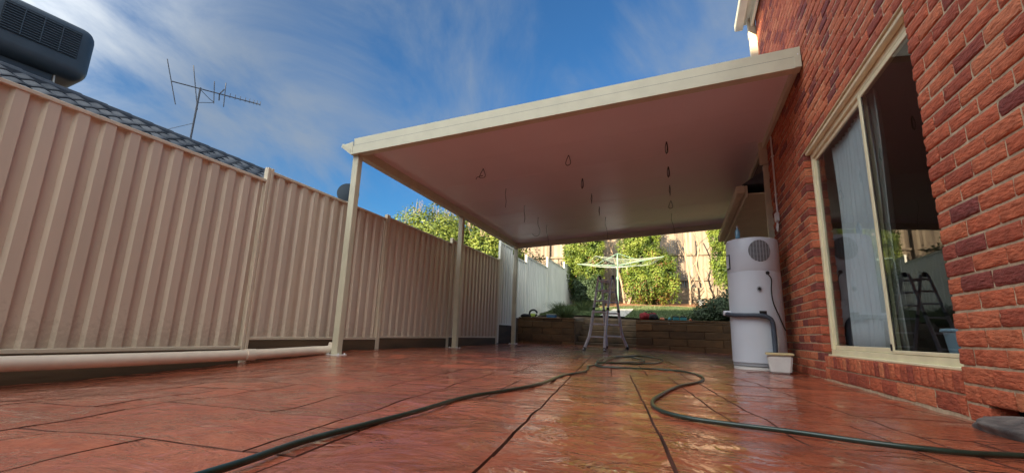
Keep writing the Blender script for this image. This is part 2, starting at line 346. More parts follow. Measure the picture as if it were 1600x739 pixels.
def stone(mb, u0, v0, u1, v1, near):
    g = rnd.uniform(.001, .0035); step = .06 if near < 3.5 else (.1 if near < 6 else .2)
    nu = max(2, round((u1-u0)/step)); nv = max(2, round((v1-v0)/step)); ins = .0035
    us = [u0+g, u0+g+ins] + [u0+(u1-u0)*k/nu for k in range(1, nu)] + [u1-g-ins, u1-g]
    vv = [v0+g, v0+g+ins] + [v0+(v1-v0)*k/nv for k in range(1, nv)] + [v1-g-ins, v1-g]
    tilt = (rnd.uniform(-.004, .004), rnd.uniform(-.004, .004)); mb.tone = rnd.random()
    vs = []; cu, cv = (u0+u1)/2, (v0+v1)/2
    for jj, v in enumerate(vv):
        for ii, u in enumerate(us):
            e = ii in (0, len(us)-1) or jj in (0, len(vv)-1)
            wu, wv = u, v
            if e:
                k = .006*noise.noise(Vector((u*9, v*9, 2))); wu += k; wv += k
            x, y = rot(wu, wv); x = max(-4.70, min(WALLX+.055, x)); y = max(-2.9, min(13.53, y))
            h = .010*noise.noise(Vector((x*2.3, y*3.2, 0))) + .0035*noise.noise(Vector((x*7, y*8, 3))) + tilt[0]*(u-cu)+tilt[1]*(v-cv)
            if e: h = -.009
            vs.append((x, y, gz(x, y)+h))
    nx = len(us); fs = []; mi = []
    for jj in range(len(vv)-1):
        for ii in range(nx-1):
            q = (jj*nx+ii, jj*nx+ii+1, (jj+1)*nx+ii+1, (jj+1)*nx+ii); p = [Vector(vs[t]) for t in q]
            if (p[2]-p[0]).cross(p[3]-p[1]).length > 2e-5: fs.append(q); mi.append(1 if ii in (0, nx-2) or jj in (0, len(vv)-2) else 0)
    if fs: mb.add(vs, fs, True, mi)
    return bool(fs)
rest = MB(); cnt = 0
for (z, *q) in stones:
    if z > 98 or cnt >= 299: stone(rest, *q, 9)
    else:
        mb = MB()
        if stone(mb, *q, z): mb.build('paving_stone', [PATIO, GROUT], patio, autos=28); cnt += 1
tag(rest.build('paving_stones_far', [PATIO, GROUT], patio, autos=28), kind='stuff')

garden = sheet('garden_ground', lin(-30, -3.5, 20)+[-3.0, -2.97, -2.0, -1.19, -1.16]+lin(-.5, 30, 30), [13.62, 14, 14.5, 15, 15.22, 15.26, 16, 17, 18, 19, 20, 21, 22, 23, 24, 26, 30, 40, 60], lambda x, y: yz(x, min(y, 26))-.06 if not (-2.98 < x < -1.17 and y < 15.24) else .02, EARTH)
lawn = sheet('lawn', lin(-4.6, 3.5, 40), lin(15.25, 19.6, 23), lambda x, y: yz(x, y), LAWN)
bed = sheet('mulch_bed', lin(-4.6, 6, 30), lin(19.3, 22.2, 10), lambda x, y: yz(x, y)+.03+.02*math.sin(x*3+y*5), MULCH)
pth = sheet('garden_path', [-2.5, -2.2, -1.95, -1.7], lin(15.25, 18.4, 12), lambda x, y: yz(x, y)+.02, PATH)
rg = random.Random(5); gm = MB()
for k in range(26000):
    x = rg.uniform(-4.6, 3.5); y = rg.uniform(15.05, 19.7)
    if -2.52 < x < -1.68 and y < 18.4 and rg.random() < .97: continue
    z = yz(x, y); h = rg.uniform(.03, .08); a = rg.uniform(0, 6.28); dxx, dyy = math.cos(a)*.012, math.sin(a)*.012; gm.tone = min(1, max(0, .5+.5*noise.noise(Vector((x, y, 0)))+rg.uniform(-.25, .25)))
    gm.add([(x-dxx, y-dyy, z), (x+dxx, y+dyy, z), (x+rg.uniform(-.03, .03), y+rg.uniform(-.03, .03), z+h)], [(0, 1, 2)])
tag(gm.build('grass', GRASS, None), 'short green lawn grass beyond the sleeper wall', 'grass', kind='stuff')

# ------------------------------------------------------------------ BRICK HOUSE
house = thing('brick_house', 'red brick two-storey house with cream sliding window on the right', 'house', (0, 0, 0))
YP, W0, ZB, ZT = 2.96, 5.32, .2324, 2.322
HEND = 7.16; HTOP = 5.36; MX = WALLX+.007
mo = MB()
mo.box((MX, -6, -.2), (MX+.10, 2.08, HTOP)).box((MX, 2.08, .15), (MX+.10, 2.80, HTOP)).box((MX, 2.80, -.2), (MX+.1, YP-.014, HTOP)).box((MX, YP-.014, ZT+.008), (MX+.10, W0+.014, HTOP)).box((MX, W0+.014, -.2), (MX+.10, HEND-.012, HTOP)).box((MX, YP-.013, -.2), (MX+.1, W0+.013, .222))
mo.build('mortar', MORTAR, house)
bx('far_end_wall', (MX+.10, HEND-.11, 2.6), (9, HEND-.01, HTOP), BRICK, house)
bl = []                      # y0,y1,z0,z1,x0,tone
rb = random.Random(11)
def tone():
    t = rb.random(); return rb.uniform(0, .16) if t < .17 else rb.uniform(.2, 1)
def row(y0, y1, z0, z1, org, off):
    k = math.floor((y0-org)/.24)-1
    while True:
        a = org+off+k*.24+.006; b = a+.228; k += 1
        if a >= y1: break
        a2, b2 = max(a, y0), min(b, y1)
        if b2-a2 > .04: bl.append((a2, b2, z0, z1, WALLX+rb.uniform(-.003, .003)))
nc = int(HTOP/.086)
for c in range(nc):
    z0 = c*.086+.006; z1 = z0+.074; off = .12*(c % 2)
    if z1 < ZT+.02:
        if c == 0: row(2.78, YP, z0, z1, YP, off); row(-1.2, 2.12, z0, z1, YP, off)
        else: row(-1.2, YP, z0, z1, YP, off)
        row(W0, HEND, z0, z1, W0, off)
    else: row(-1.2, HEND, z0, z1, YP, off)
row(YP+.012, W0-.012, .018, .112, YP, .07)
def brickmesh(dy, dz, sd, dx=.10, t=None):
    r = random.Random(sd); ny = max(2, round(dy/.032)); nz = max(2, round(dz/.024))
    ys = [0, .005] + [dy*k/ny for k in range(1, ny)] + [dy-.005, dy]; zs = [0, .005] + [dz*k/nz for k in range(1, nz)] + [dz-.005, dz]
    vs = []; q = Vector((sd*3.1, 0, 0)); ang = .6 if sd % 2 else -.5
    for j, z in enumerate(zs):
        for i, y in enumerate(ys):
            e = i in (0, len(ys)-1) or j in (0, len(zs)-1)
            u, v = y*math.cos(ang)-z*math.sin(ang), y*math.sin(ang)+z*math.cos(ang)
            h = -.0045*noise.noise(q+Vector((0, u*16, v*55))) - .0025*noise.noise(q+Vector((5, y*50, z*60)))
            jy = r.uniform(-.0012, .0012) if e else 0
            vs.append(((.005+jy if e else h), y+jy, z+jy))
    ny_ = len(ys); nz_ = len(zs); fs = [(j*ny_+i, (j+1)*ny_+i, (j+1)*ny_+i+1, j*ny_+i+1) for j in range(nz_-1) for i in range(ny_-1)]
    ring = [i for i in range(ny_)] + [j*ny_+ny_-1 for j in range(1, nz_)] + [(nz_-1)*ny_+i for i in range(ny_-2, -1, -1)] + [j*ny_ for j in range(nz_-2, 0, -1)]
    k = len(vs); vs += [(dx, vs[a][1], vs[a][2]) for a in ring]; m = len(ring)
    fs += [(ring[a], ring[(a+1) % m], k+(a+1) % m, k+a) for a in range(m)]
    return vs, fs
cache = {}
def variant(dy, dz, x):
    key = (round(dy, 3), round(dz, 3), rb.randrange(22 if dy > .2 else 6))
    if key not in cache:
        vs, fs = brickmesh(dy, dz, hash(key[2]*31+int(dy*100)) % 997)
        t = tone(); me = meshof('brick', vs, fs, BRICK, False, t); me.polygons.foreach_set('use_smooth', [True]*len(me.polygons))
        try: me.set_sharp_from_angle(angle=R(50))
        except Exception: pass
        cache[key] = (me, vs, fs, t)
    return cache[key]
allb = []
for (a, b, z0, z1, x0) in bl:
    z = seen((WALLX, (a+b)/2, (z0+z1)/2)); allb.append((z if z else 99, a, b, z0, z1, x0))
for k in range(int((W0-YP-.01)/.0862)):      # brick-on-edge sill
    a = YP+.010+k*.0862; allb.append((2.0, a, min(a+.076, W0-.004), .124, .226, WALLX-.006))
allb.sort(); rest = MB()
for i, (z, a, b, z0, z1, x0) in enumerate(allb):
    me, vs, fs, t = variant(b-a, z1-z0, x0)
    if i < 299 and z < 98: link('brick', me, house, (x0, a, z0))
    else:
        rest.tone = tone(); 
        if z < 98 or True: rest.add([(v[0]+x0, v[1]+a, v[2]+z0) for v in vs], fs)
tag(rest.build('bricks_far', BRICK, house), kind='stuff')
# pitched upper roof, eave along the wall
ro = MB(); ro.add([(1.05, -6.5, 5.42), (1.05, 7.35, 5.42), (9.5, 7.35, 5.42), (9.5, -6.5, 5.42), (5.2, -2.4, 8.0), (5.2, 3.2, 8.0)], [(0, 1, 5, 4), (1, 2, 5), (2, 3, 4, 5), (3, 0, 4), (0, 3, 2, 1)])
ro.build('roof', TILE, house)
gu = bx('gutter', (1.02, -6.4, 5.26), (1.14, 7.34, 5.38), CREAM, house, .01)
bx('soffit', (1.145, -6.4, 5.345), (1.30, 7.33, 5.365), CREAM, house)
bx('fascia', (1.225, -6.4, 5.20), (1.262, 7.32, 5.34), CREAM, house)
dp = MB().box((1.20, 7.175, 2.9), (1.33, 7.235, 5.20), .008).box((1.19, 7.165, 5.0), (1.30, 7.245, 5.34), .008); dp.build('downpipe', RENDER, house)
bx('corner_post', (1.235, 7.165, -.1), (1.33, 7.24, 2.88), CREAM, house, .006)
# side walls seen only by light and glass
bx('back_wall', (9.0, -6, -.2), (9.1, HEND-.12, HTOP), RENDER, house)
bx('near_end_wall', (1.45, -6.1, -.2), (9.1, -6.0, HTOP), RENDER, house)
# lower storey beyond the corner
lw = MB().box((1.95, 7.25, -.2), (2.05, 8.2, 2.5)).box((1.95, 8.2, -.2), (2.05, 10.6, .9)).box((1.95, 8.2, 2.15), (2.05, 10.6, 2.5)).box((1.95, 10.6, -.2), (2.05, 10.9, 2.5))
lw.tone = .5; lw.build('lower_wall', BRICK, house)
bx('infill_panel', (1.283, 7.245, 2.605), (1.33, 10.9, 3.42), ROOFT, house, 0)
wn = bx('window', (1.93, 8.22, .92), (1.99, 10.58, .98), CREAMW, house)
for a, b in (((1.93, 8.22, 2.08), (1.99, 10.58, 2.14)), ((1.93, 8.22, .985), (1.99, 8.28, 2.075)), ((1.93, 10.52, .985), (1.99, 10.58, 2.075)), ((1.93, 9.37, .985), (1.99, 9.43, 2.075))): bx('frame_bar', a, b, CREAMW, wn)
for a, b in ((8.285, 9.365), (9.435, 10.515)): bx('pane', (1.955, a, .985), (1.961, b, 2.075), GLASS, wn, 0)
bx('lower_soffit', (1.02, 7.25, 2.47), (1.94, 10.9, 2.49), CREAM, house)
bx('lower_fascia', (.985, 7.22, 2.42), (1.015, 10.9, 2.60), CREAM, house)
bx('lower_gutter', (.86, 7.20, 2.49), (.98, 10.9, 2.60), CREAM, house, .012)
lr = MB(); lr.add([(.95, 7.22, 2.62), (.95, 11.0, 2.62), (8, 11.0, 2.62), (8, 7.22, 2.62), (4.5, 7.22, 5.0), (4.5, 9, 5.0)], [(0, 1, 5, 4), (1, 2, 5), (2, 3, 4, 5), (3, 0, 4), (0, 3, 2, 1)])
lr.build('lower_roof', TILE, house)
# big window
XF = 1.365
win = bx('window', (XF, YP-.05, ZB), (XF+.055, W0-.006, ZB+.055), CREAMW, house, .004)
def wb(nm, a, b): return bx(nm, a, b, CREAMW, win, .004)
wb('head', (XF, YP-.05, 2.235), (XF+.06, W0-.006, 2.318)); wb('jamb', (XF, W0-.058, ZB+.057), (XF+.055, W0-.006, 2.233)); wb('jamb', (XF, YP-.05, ZB+.057), (XF+.055, YP+.0, 2.233))
wb('head_trim', (XF-.045, YP-.05, 2.285), (XF-.002, W0-.006, 2.319))
MY = 3.93
wb('sill', (XF-.03, YP-.05, ZB-.006), (XF-.002, W0-.006, ZB+.012))
sashL = wb('sash', (XF+.018, MY-.03, ZB+.057), (XF+.046, MY+.032, 2.233)); bx('sash_rail', (XF+.020, MY+.034, ZB+.057), (XF+.042, W0-.06, ZB+.095), CREAMW, win); bx('sash_rail', (XF+.020, MY+.034, 2.195), (XF+.042, W0-.06, 2.233), CREAMW, win)
bx('sash_stile', (XF+.020, W0-.095, ZB+.097), (XF+.042, W0-.06, 2.193), CREAMW, win)
bx('sash_stile', (XF-.004, MY-.045, ZB+.057), (XF+.016, MY+.0, 2.233), CREAMW, win)
bx('sash_rail', (XF-.002, YP+.002, 2.195), (XF+.014, MY-.047, 2.233), CREAMW, win); bx('sash_rail', (XF-.002, YP+.002, ZB+.057), (XF+.014, MY-.047, ZB+.080), CREAMW, win)
bx('seal', (XF+.003, MY-.058, ZB+.082), (XF+.012, MY-.047, 2.193), BLACKR, win, 0)
bx('latch', (XF-.012, MY-.028, ZB+.075), (XF-.005, MY-.012, ZB+.12), BLACKR, win, .002)
bx('pane', (XF+.030, MY+.034, ZB+.097), (XF+.034, W0-.097, 2.193), GLASS, win, 0)
bx('pane', (XF+.004, YP+.004, ZB+.082), (XF+.008, MY-.060, 2.193), GLASS, win, 0)
bx('lintel', (WALLX+.004, YP-.1, ZT-.001), (WALLX+.095, W0+.1, ZT+.007), CREAMW, house, 0)
# room behind
for nm, a, b, m in (('room_floor', (1.47, 1.0, .08), (6, 7.0, .12), CARPET), ('room_ceiling', (1.47, 1.0, 2.52), (6, 7.0, 2.56), WALLIN), ('room_wall', (6, 1, .12), (6.05, 7, 2.52), WALLIN),
                    ('room_wall', (1.47, 6.95, .12), (6, 7.0, 2.52), WALLIN), ('room_wall', (1.47, 1.0, .12), (6, 1.05, 2.52), WALLIN)): bx(nm, a, b, m, house, 0)
bx('room_wall', (1.425, 5.34, .12), (1.465, 7.04, 2.52), WALLIN, house, 0); bx('room_wall', (1.425, .99, .12), (1.465, 2.9, 2.52), WALLIN, house, 0)
def drape(name, x, y0, y1, z0, z1, m, label, amp=.03, wl=.09, cat='curtain'):
    vs = []; k = int((y1-y0)/.015); zs = lin(z0, z1, 10)
    for z in zs:
        for i in range(k+1):
            y = y0+(y1-y0)*i/k; s = .6+.4*(z-z0)/(z1-z0)
            vs.append((x+amp*math.sin(y/wl*6.28+.6*math.sin(y*9))*(1.3-.5*s)+.01*math.sin(z*3+y*7), y, z))
    fs = [(j*(k+1)+i, j*(k+1)+i+1, (j+1)*(k+1)+i+1, (j+1)*(k+1)+i) for j in range(10) for i in range(k)]
    o = link(name, meshof(name, vs, fs, m, True)); md = o.modifiers.new('t', 'SOLIDIFY'); md.thickness = .002
    return tag(o, label, cat)
drape('curtain', 1.475, 4.03, 4.95, .28, 2.2, SHEER, 'sheer pale blue curtain hanging behind the far sliding pane')
drape('curtain', 1.455, 3.84, 3.96, .26, 2.24, BLINDC, 'narrow pale drape gathered beside the middle window frame')
tb = MB(); tb.lathe([(.13, 0), (.16, .0), (.20, .30), (.215, .305), (.21, .32), (.19, .32), (.15, .02)], (0, 0, 0), 24)
tub = tag(tb.build('laundry_tub', TUBP, None, (1.66, 3.42, .13)), 'pale blue plastic tub standing inside the window', 'tub')

# conduit on the wall
cd = thing('electrical_conduit', 'thin pale grey conduit running down the brick wall to a switch box', 'conduit', (1.28, 6.72, 1.93))
MB().tube([(0, .0, 1.2), (0, 0, .1)], .011, 8).build('conduit_tube', GREYM if 0 else WHITEP, cd)
MB().box((-.035, -.045, -.02), (.015, .045, .10), .008).build('switch_box', WHITEP, cd)
MB().tube(curve([(-.01, .0, -.02), (-.02, .01, -.10), (-.02, -.03, -.16), (-.02, -.06, -.12), (-.015, -.05, -.05)], 5), .009, 6).build('cable_loop', WHITEP, cd)
for z in (.35, .9): MB().box((-.014, -.02, z), (.018, .02, z+.02), .003).build('saddle_clip', WHITEP, cd)

# rough concrete plug at the wall foot
bm = bmesh.new(); bmesh.ops.create_icosphere(bm, subdivisions=4, radius=1)
for v in bm.verts:
    d = v.co.copy(); k = 1+.28*noise.noise(d*1.6+Vector((3, 1, 0)))+.12*noise.noise(d*5)+.05*noise.noise(d*13)
    v.co = Vector((math.copysign(abs(d.x)**.8, d.x)*.14*k, math.copysign(abs(d.y)**.7, d.y)*.26*k, max(-.05, math.copysign(abs(d.z)**.8, d.z)*.07*k)))
me = bpy.data.meshes.new('concrete_plug'); bm.to_mesh(me); bm.free(); me.materials.append(CONC); me.polygons.foreach_set('use_smooth', [True]*len(me.polygons))
tag(link('concrete_plug', me, None, (1.30, 2.45, .0)), 'rough grey concrete lump filling a hole at the foot of the brick wall', 'concrete lump')

# ------------------------------------------------------------------ PATIO COVER
PX, PY = -4.352, (5.077, 8.53, 12.04)
def cz(x, y): return 2.846 + (x+4.352)*.0614 - .0112*y        # underside of the beams
cov = thing('patio_cover', 'cream flat roofed patio cover on three posts fixed to the brick house', 'patio cover', (PX, PY[0], 0))
OX, OY = PX, PY[0]
def L(x, y, z): return (x-OX, y-OY, z)
def slab(x0, x1, y0, y1, lo, hi, name, m, ch=0):
    vs = [L(x, y, cz(x, y)+h) for h in (lo, hi) for (x, y) in ((x0, y0), (x1, y0), (x1, y1), (x0, y1))]
    o = link(name, meshof(name, vs, [(0, 3, 2, 1), (4, 5, 6, 7), (0, 1, 5, 4), (1, 2, 6, 5), (2, 3, 7, 6), (3, 0, 4, 7)], m, False), cov)
    return o
Y0, Y1 = PY[0]-.05, PY[2]+.06
for k in range(3):
    y = PY[k]; g = gz(PX, y); t = cz(PX, y)-.001
    p = MB().box((-.05, y-OY-.05, g+.006), (.05, y-OY+.05, t), .006).build('post', CREAM, cov)
    MB().box((-.11, y-OY-.085, g-.004), (.11, y-OY+.085, g+.006), .002).build('base_plate', WHITEP, p)
    for a in (-1, 1):
        for b in (-1, 1): MB().lathe([(.010, 0), (.010, .014), (.005, .018)], (a*.085, y-OY+b*.06, g+.006), 8).build('bolt', METAL, p)
slab(PX-.05, PX+.05, Y0+.06, Y1-.07, .0, .13, 'side_beam', CREAM)
slab(PX-.05, WALLX-.06, Y1-.065, Y1, .0, .13, 'rear_beam', CREAM)
slab(PX-.05, WALLX-.012, Y0-.06, Y0+.055, .0, .128, 'front_beam', CREAM)
slab(PX-.02, WALLX-.010, Y0-.045, Y0+.05, .136, .245, 'front_capping', CREAM)
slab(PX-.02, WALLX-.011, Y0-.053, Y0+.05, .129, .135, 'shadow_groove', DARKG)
slab(WALLX-.055, WALLX-.012, Y0+.056, Y1-.07, .03, .125, 'wall_channel', CREAM)
slab(PX-.02, WALLX-.012, Y1-.06, Y1-.01, .135, .245, 'rear_capping', CREAM)
yy = Y0+.06; k = 0
while yy < Y1-.08:
    y2 = min(yy+.995, Y1-.07); slab(PX+.0, WALLX-.02, yy+.0015, y2-.0015, .131, .235, 'roof_panel', CEIL); yy = y2+.0; k += 1
# joints between panels: narrow ribs
yy = Y0+.06+.995
while yy < Y1-.3: slab(PX+.06, WALLX-.06, yy-.003, yy+.003, .1285, .1308, 'panel_joint', CEIL); yy += .995
# gutter along the fence side: a real open channel profile
gp = [(-.05, .02), (-.16, .10), (-.21, .13), (-.21, .15), (-.17, .145), (-.055, .065)]
vs = []; 
for y in (Y0-.07, Y1): vs += [L(PX+a, y, cz(PX, y)+b+.02) for a, b in gp]
m_ = len(gp); link('gutter', meshof('gutter', vs, [tuple(range(m_)), tuple(range(m_, 2*m_))[::-1]] + [(i, (i+1) % m_, m_+(i+1) % m_, m_+i) for i in range(m_)], CREAM), cov)
vs = [L(PX+a, Y0-.065+dd, cz(PX, Y0)+b) for dd in (0, .012) for a, b in ((-.05, .0), (-.22, .125), (-.22, .15), (-.02, .19), (-.02, .0))]
link('gutter_stop_end', meshof('gutter_stop_end', vs, [(0, 1, 2, 3, 4), (9, 8, 7, 6, 5)]+[(i, 5+i, 5+(i+1) % 5, (i+1) % 5) for i in range(5)], CREAM), cov)
for dx_, dz_ in ((-.05, .03), (-.05, .07), (-.05, .11), (-.02, .15)):
    MB().lathe([(.006, 0), (.006, .003), (.003, .005)], (0, 0, 0), 8, Matrix.Translation(Vector(L(WALLX-.03+dx_*.4, Y0-.06, cz(WALLX, Y0)+dz_))) @ Matrix.Rotation(R(90), 4, 'X')).build('screw', METAL, cov)
MB().box(tuple(L(WALLX-.075, Y0-.067, cz(WALLX, Y0)+.002)), tuple(L(WALLX-.012, Y0-.0605, cz(WALLX, Y0)+.126)), .001).build('end_bracket', CREAM, cov)

# cables hanging from the ceiling
def cable(x, y, kind, label):
    z = cz(x, y)+.131; c = []
    if kind == 'loop': P = [[(0, 0, 0), (-.025, 0, -.06), (-.045, .01, -.13), (-.01, .01, -.16), (.035, 0, -.13), (.02, 0, -.05), (.005, 0, 0)]]
    elif kind == 'knot': P = [[(0, 0, 0), (.04, 0, -.10), (.03, 0, -.15), (-.06, 0, -.15), (-.03, 0, -.06), (.005, 0, -.005)], [(.0, 0, -.12), (-.10, 0, -.14), (-.12, 0, -.18)]]
    elif kind == 'bunch': P = [[(0, 0, 0), (-.018, 0, -.08), (-.012, 0, -.17), (.015, 0, -.16), (.015, 0, -.07), (.004, 0, 0)], [(0, .01, 0), (.008, .01, -.1), (-.004, .01, -.19)]]
    elif kind == 'short': P = [[(0, 0, 0), (.01, 0, -.08), (0, 0, -.2)], [(.006, 0, 0), (-.01, 0, -.1), (.006, 0, -.17)]]
    elif kind == 'hook': P = [[(0, 0, 0), (.0, 0, -.16), (.05, 0, -.30), (.02, 0, -.42), (-.08, 0, -.43), (-.13, 0, -.38)]]
    elif kind == 'long': P = [[(0, 0, 0), (-.01, 0, -.15), (.03, 0, -.30), (.05, 0, -.52)]]
    else: P = [[(0, 0, 0), (-.01, 0, -.12), (.012, 0, -.24), (.0, 0, -.36)]]
    mb = MB()
    for p in P: mb.tube(curve(p, 5), .0055 if kind in ('loop', 'knot', 'bunch', 'short') else .004, 6)
    mb.lathe([(.011, -.004), (.011, .0), (.005, .001)], (0, 0, 0), 8)
    tag(mb.build('hanging_cable', WIREC, None, (x, y, z-.001)), label, 'cable', 'cable tails hanging from the patio ceiling')
rowsL = [(6.5, 'knot'), (7.57, 'thin'), (8.68, 'thin'), (9.66, 'hook'), (10.4, 'long')]
rowsM = [(6.52, 'loop'), (7.6, 'bunch'), (8.5, 'short'), (9.4, 'short'), (10.3, 'long')]
rowsR = [(6.6, 'bunch'), (7.62, 'bunch'), (8.6, 'short'), (9.6, 'loop'), (10.6, 'long')]
ords = ['nearest', 'second', 'third', 'fourth', 'farthest']
desc = {'knot': 'knotted dark cable', 'thin': 'thin straight dark cable', 'hook': 'thin dark cable curling into a hook', 'long': 'long thin dark cable tail', 'loop': 'looped dark cable', 'bunch': 'short folded dark cable bunch', 'short': 'short doubled dark cable'}
for rw, x, nm in ((rowsL, -2.98, 'row by the fence'), (rowsM, -1.54, 'middle row'), (rowsR, -.09, 'row by the house wall')):
    for i, (y, k) in enumerate(rw): cable(x, y, k, '%s, %s in the ceiling %s' % (desc[k], ords[i], nm))

# ------------------------------------------------------------------ FENCES
FX = -4.75
def sheet_panel(y0, y1, z0, z1, m, parent, pitch=.2, d=.036):
    prof = []; y = y0
    while y < y1:
        for a, x in ((0, 0), (.078, 0), (.100, d), (.182, d), (.1985, 0)):
            if y+a <= y1: prof.append((x, y+a))
        y += pitch
    prof.append((0, y1))
    vs = [(FX-.02+x, yy, z) for z in (z0, z1) for x, yy in prof]; k = len(prof)
    o = link('ribbed_panel', meshof('ribbed_panel', vs, [(i, i+1, k+i+1, k+i) for i in range(k-1)], m), parent)
    md = o.modifiers.new('thick', 'SOLIDIFY'); md.thickness = .0015; return o
def rail(y0, y1, z0, z1, m, parent, nm):
    MB().box((FX-.032, y0, z0), (FX+.026, y1, z1), .004).build(nm, m, parent)
def fpost(y, z0, z1, m, parent, w=.045):
    mb = MB().box((FX-.035, y-w, z0), (FX+.030, y-.006, z1), .004).box((FX-.035, y+.006, z0), (FX+.030, y+w, z1), .004).box((FX-.03, y-.006, z0), (FX+.018, y+.006, z1-.004)); mb.build('fence_post', m, parent)
fence = thing('metal_fence', 'beige ribbed metal fence running along the left side of the patio', 'fence', (0, 0, 0))
pan = [(-3.3, -.85, -.06, 1.97), (-.85, 1.5, .0, 2.03), (1.5, 3.98, .055, 2.085), (3.98, 6.46, .155, 2.215), (6.46, 8.9, .18, 2.255), (8.9, 11.7, .195, 2.345)]
for (a, b, z0, z1) in pan:
    sheet_panel(a+.05, b-.05, z0+.02, z1-.02, FENCE, fence)
    rail(a+.046, b-.046, z1-.035, z1, FENCER, fence, 'top_rail'); rail(a+.046, b-.046, z0, z0+.035, FENCER, fence, 'bottom_rail')
    bx('plinth_board', (FX-.02, a+.05, -.42), (FX+.02, b-.05, z0-.003), TIMBER, fence, .004)
for i, (a, b, z0, z1) in enumerate(pan):
    fpost(b, -.4, max(z1, pan[i+1][3] if i+1 < len(pan) else 0)+.03, FENCER, fence)
fence2 = thing('metal_fence', 'pale ribbed metal fence stepping up beside the garden', 'fence', (0, 0, 0))
pan2 = [(11.79, 12.95, .55, 2.88), (12.95, 14.18, .8, 2.66), (14.18, 16.75, .8, 2.87), (16.75, 19.45, 1.1, 3.22), (19.45, 20.9, 1.5, 3.46), (20.9, 22.6, 1.7, 3.6)]
for i, (a, b, z0, z1) in enumerate(pan2):
    sheet_panel(a+.05, b-.05, z0+.02, z1-.02, FENCE2, fence2); rail(a+.046, b-.046, z1-.045, z1, FENCE2, fence2, 'top_rail'); rail(a+.046, b-.046, z0, z0+.035, FENCE2, fence2, 'bottom_rail')
    fpost(a+.0 if i else a+.02, z0-.5, z1+.03, FENCE2, fence2)
    bx('plinth_board', (FX-.03, a+.05, z0-1.1), (FX+.015, b-.05, z0-.003), TIMBER, fence2, .004)

# stormwater pipe along the fence foot
pp = [(-4.56, -3.2, .02), (-4.56, .0, .015), (-4.56, 2.2, -.005), (-4.56, 3.9, -.0), (-4.52, 4.86, .025)]
pm = MB().tube(curve(pp, 6), .056, 20)
pm.tube([(-4.56, 3.86, -.001), (-4.555, 3.98, -.001)], .064, 20)
pm.tube(curve([(-4.52, 4.84, .025), (-4.47, 5.03, .03), (-4.46, 5.10, .06), (-4.46, 5.12, .12)], 5), .056, 20)
tag(pm.build('stormwater_pipe', PVC, None), 'thick cream pipe along the fence foot, bending up at the near post', 'pipe')

# ------------------------------------------------------------------ RETAINING WALL, STEPS
rw = thing('retaining_wall', 'low brown sleeper retaining wall in two parts at the back of the patio', 'retaining wall', (0, 0, 0))
ry = 13.5; rr = random.Random(9)
def blocks(x0, x1, y, zt, depth=.2, hs=.195, wl=.62):
    r = 0; z = -.06
    while z < zt-.03:
        z2 = min(z+hs, zt); x = x0-(wl/2 if r % 2 else 0)
        while x < x1:
            a, b = max(x, x0), min(x+wl, x1)
            if b-a > .05:
                mb = MB(); mb.tone = rr.random(); j = rr.uniform(-.006, .006)
                mb.box((a+.004, y+j, z+.004), (b-.004, y+depth, z2-.003), .010); mb.build('sleeper_block', BLOCKT, rw)
            x += wl
        z = z2; r += 1
blocks(-5.2, -2.96, ry, .80); blocks(-1.2, 2.1, ry, .79, wl=.9)
for (x0, x1) in ((-3.16, -2.96), (-1.2, -1.0)):
    for k in range(4):
        mb = MB(); mb.tone = rr.random(); mb.box((x0, ry+.205, -.06+k*.21), (x1, 15.1, .146+k*.21), .01); mb.build('return_sleeper', BLOCKT, rw)
for a, b in ((-5.2, -2.96), (-1.2, 2.1)):
    mb = MB(); mb.tone = .3; mb.box((a, ry-.015, .802), (b, ry+.2, .83), .006); mb.build('capping', BLOCKT, rw)
st = thing('garden_steps', 'dark sleeper steps between the two retaining walls behind the ladder', 'steps', (0, 0, 0))
for k in range(5):
    mb = MB(); mb.tone = rr.random(); y = ry+.10+k*.33
    mb.box((-2.95, y, -.06 if k == 0 else k*.18-.03), (-1.21, y+.40, .135+k*.18), .012); mb.build('step', TIMBER, st)

# ------------------------------------------------------------------ TIMBER FENCE AT THE BACK
tf = thing('timber_fence', 'weathered timber paling fence above a sleeper wall at the back of the garden', 'fence', (0, 0, 0))
TY = 22.7; tr = random.Random(4); pl = MB(); x = -9.5
while x < 7:
    pl.tone = tr.random(); pl.box((x, TY+tr.uniform(0, .012), 2.62), (x+.098, TY+.03, 6.0+tr.uniform(-.04, .04)), 0); x += .0995+tr.uniform(0, .002)
tag(pl.build('palings', PALING, tf), kind='stuff')
for z in (3.0, 4.2, 5.4):
    mb = MB(); mb.tone = .4; mb.box((-9.5, TY-.07, z), (7, TY-.004, z+.09), .004); mb.build('rail', PALING, tf)
for x in lin(-9, 6.6, 6):
    mb = MB(); mb.tone = .2; mb.box((x, TY-.17, 1.7), (x+.11, TY-.075, 5.9), .006); mb.build('fence_post', PALING, tf)
for k in range(5):
    x = -9.5+(k % 2)*-.8
    while x < 7:
        mb = MB(); mb.tone = tr.uniform(.3, 1); mb.box((x+.004, 22.35+tr.uniform(0, .02), 1.70+k*.19), (min(x+2.4, 7.3)-.004, 22.45, 1.885+k*.19), .006); mb.build('sleeper', PALING, tf); x += 2.4
bx('backing', (-5.2, ry+.19, -.3), (-2.98, ry+.26, .72), EARTH, rw, 0); bx('backing', (-1.18, ry+.19, -.3), (2.1, ry+.26, .72), EARTH, rw, 0)
bx('fill', (-9.5, 22.46, 1.5), (7, 22.64, 2.60), EARTH, tf, 0)
for x in (-3.2, -.6, 1.5): mb = MB(); mb.tone = .5; mb.box((x, 22.22, 1.6), (x+.1, 22.345, 2.7), .006); mb.build('wall_post', PALING, tf)

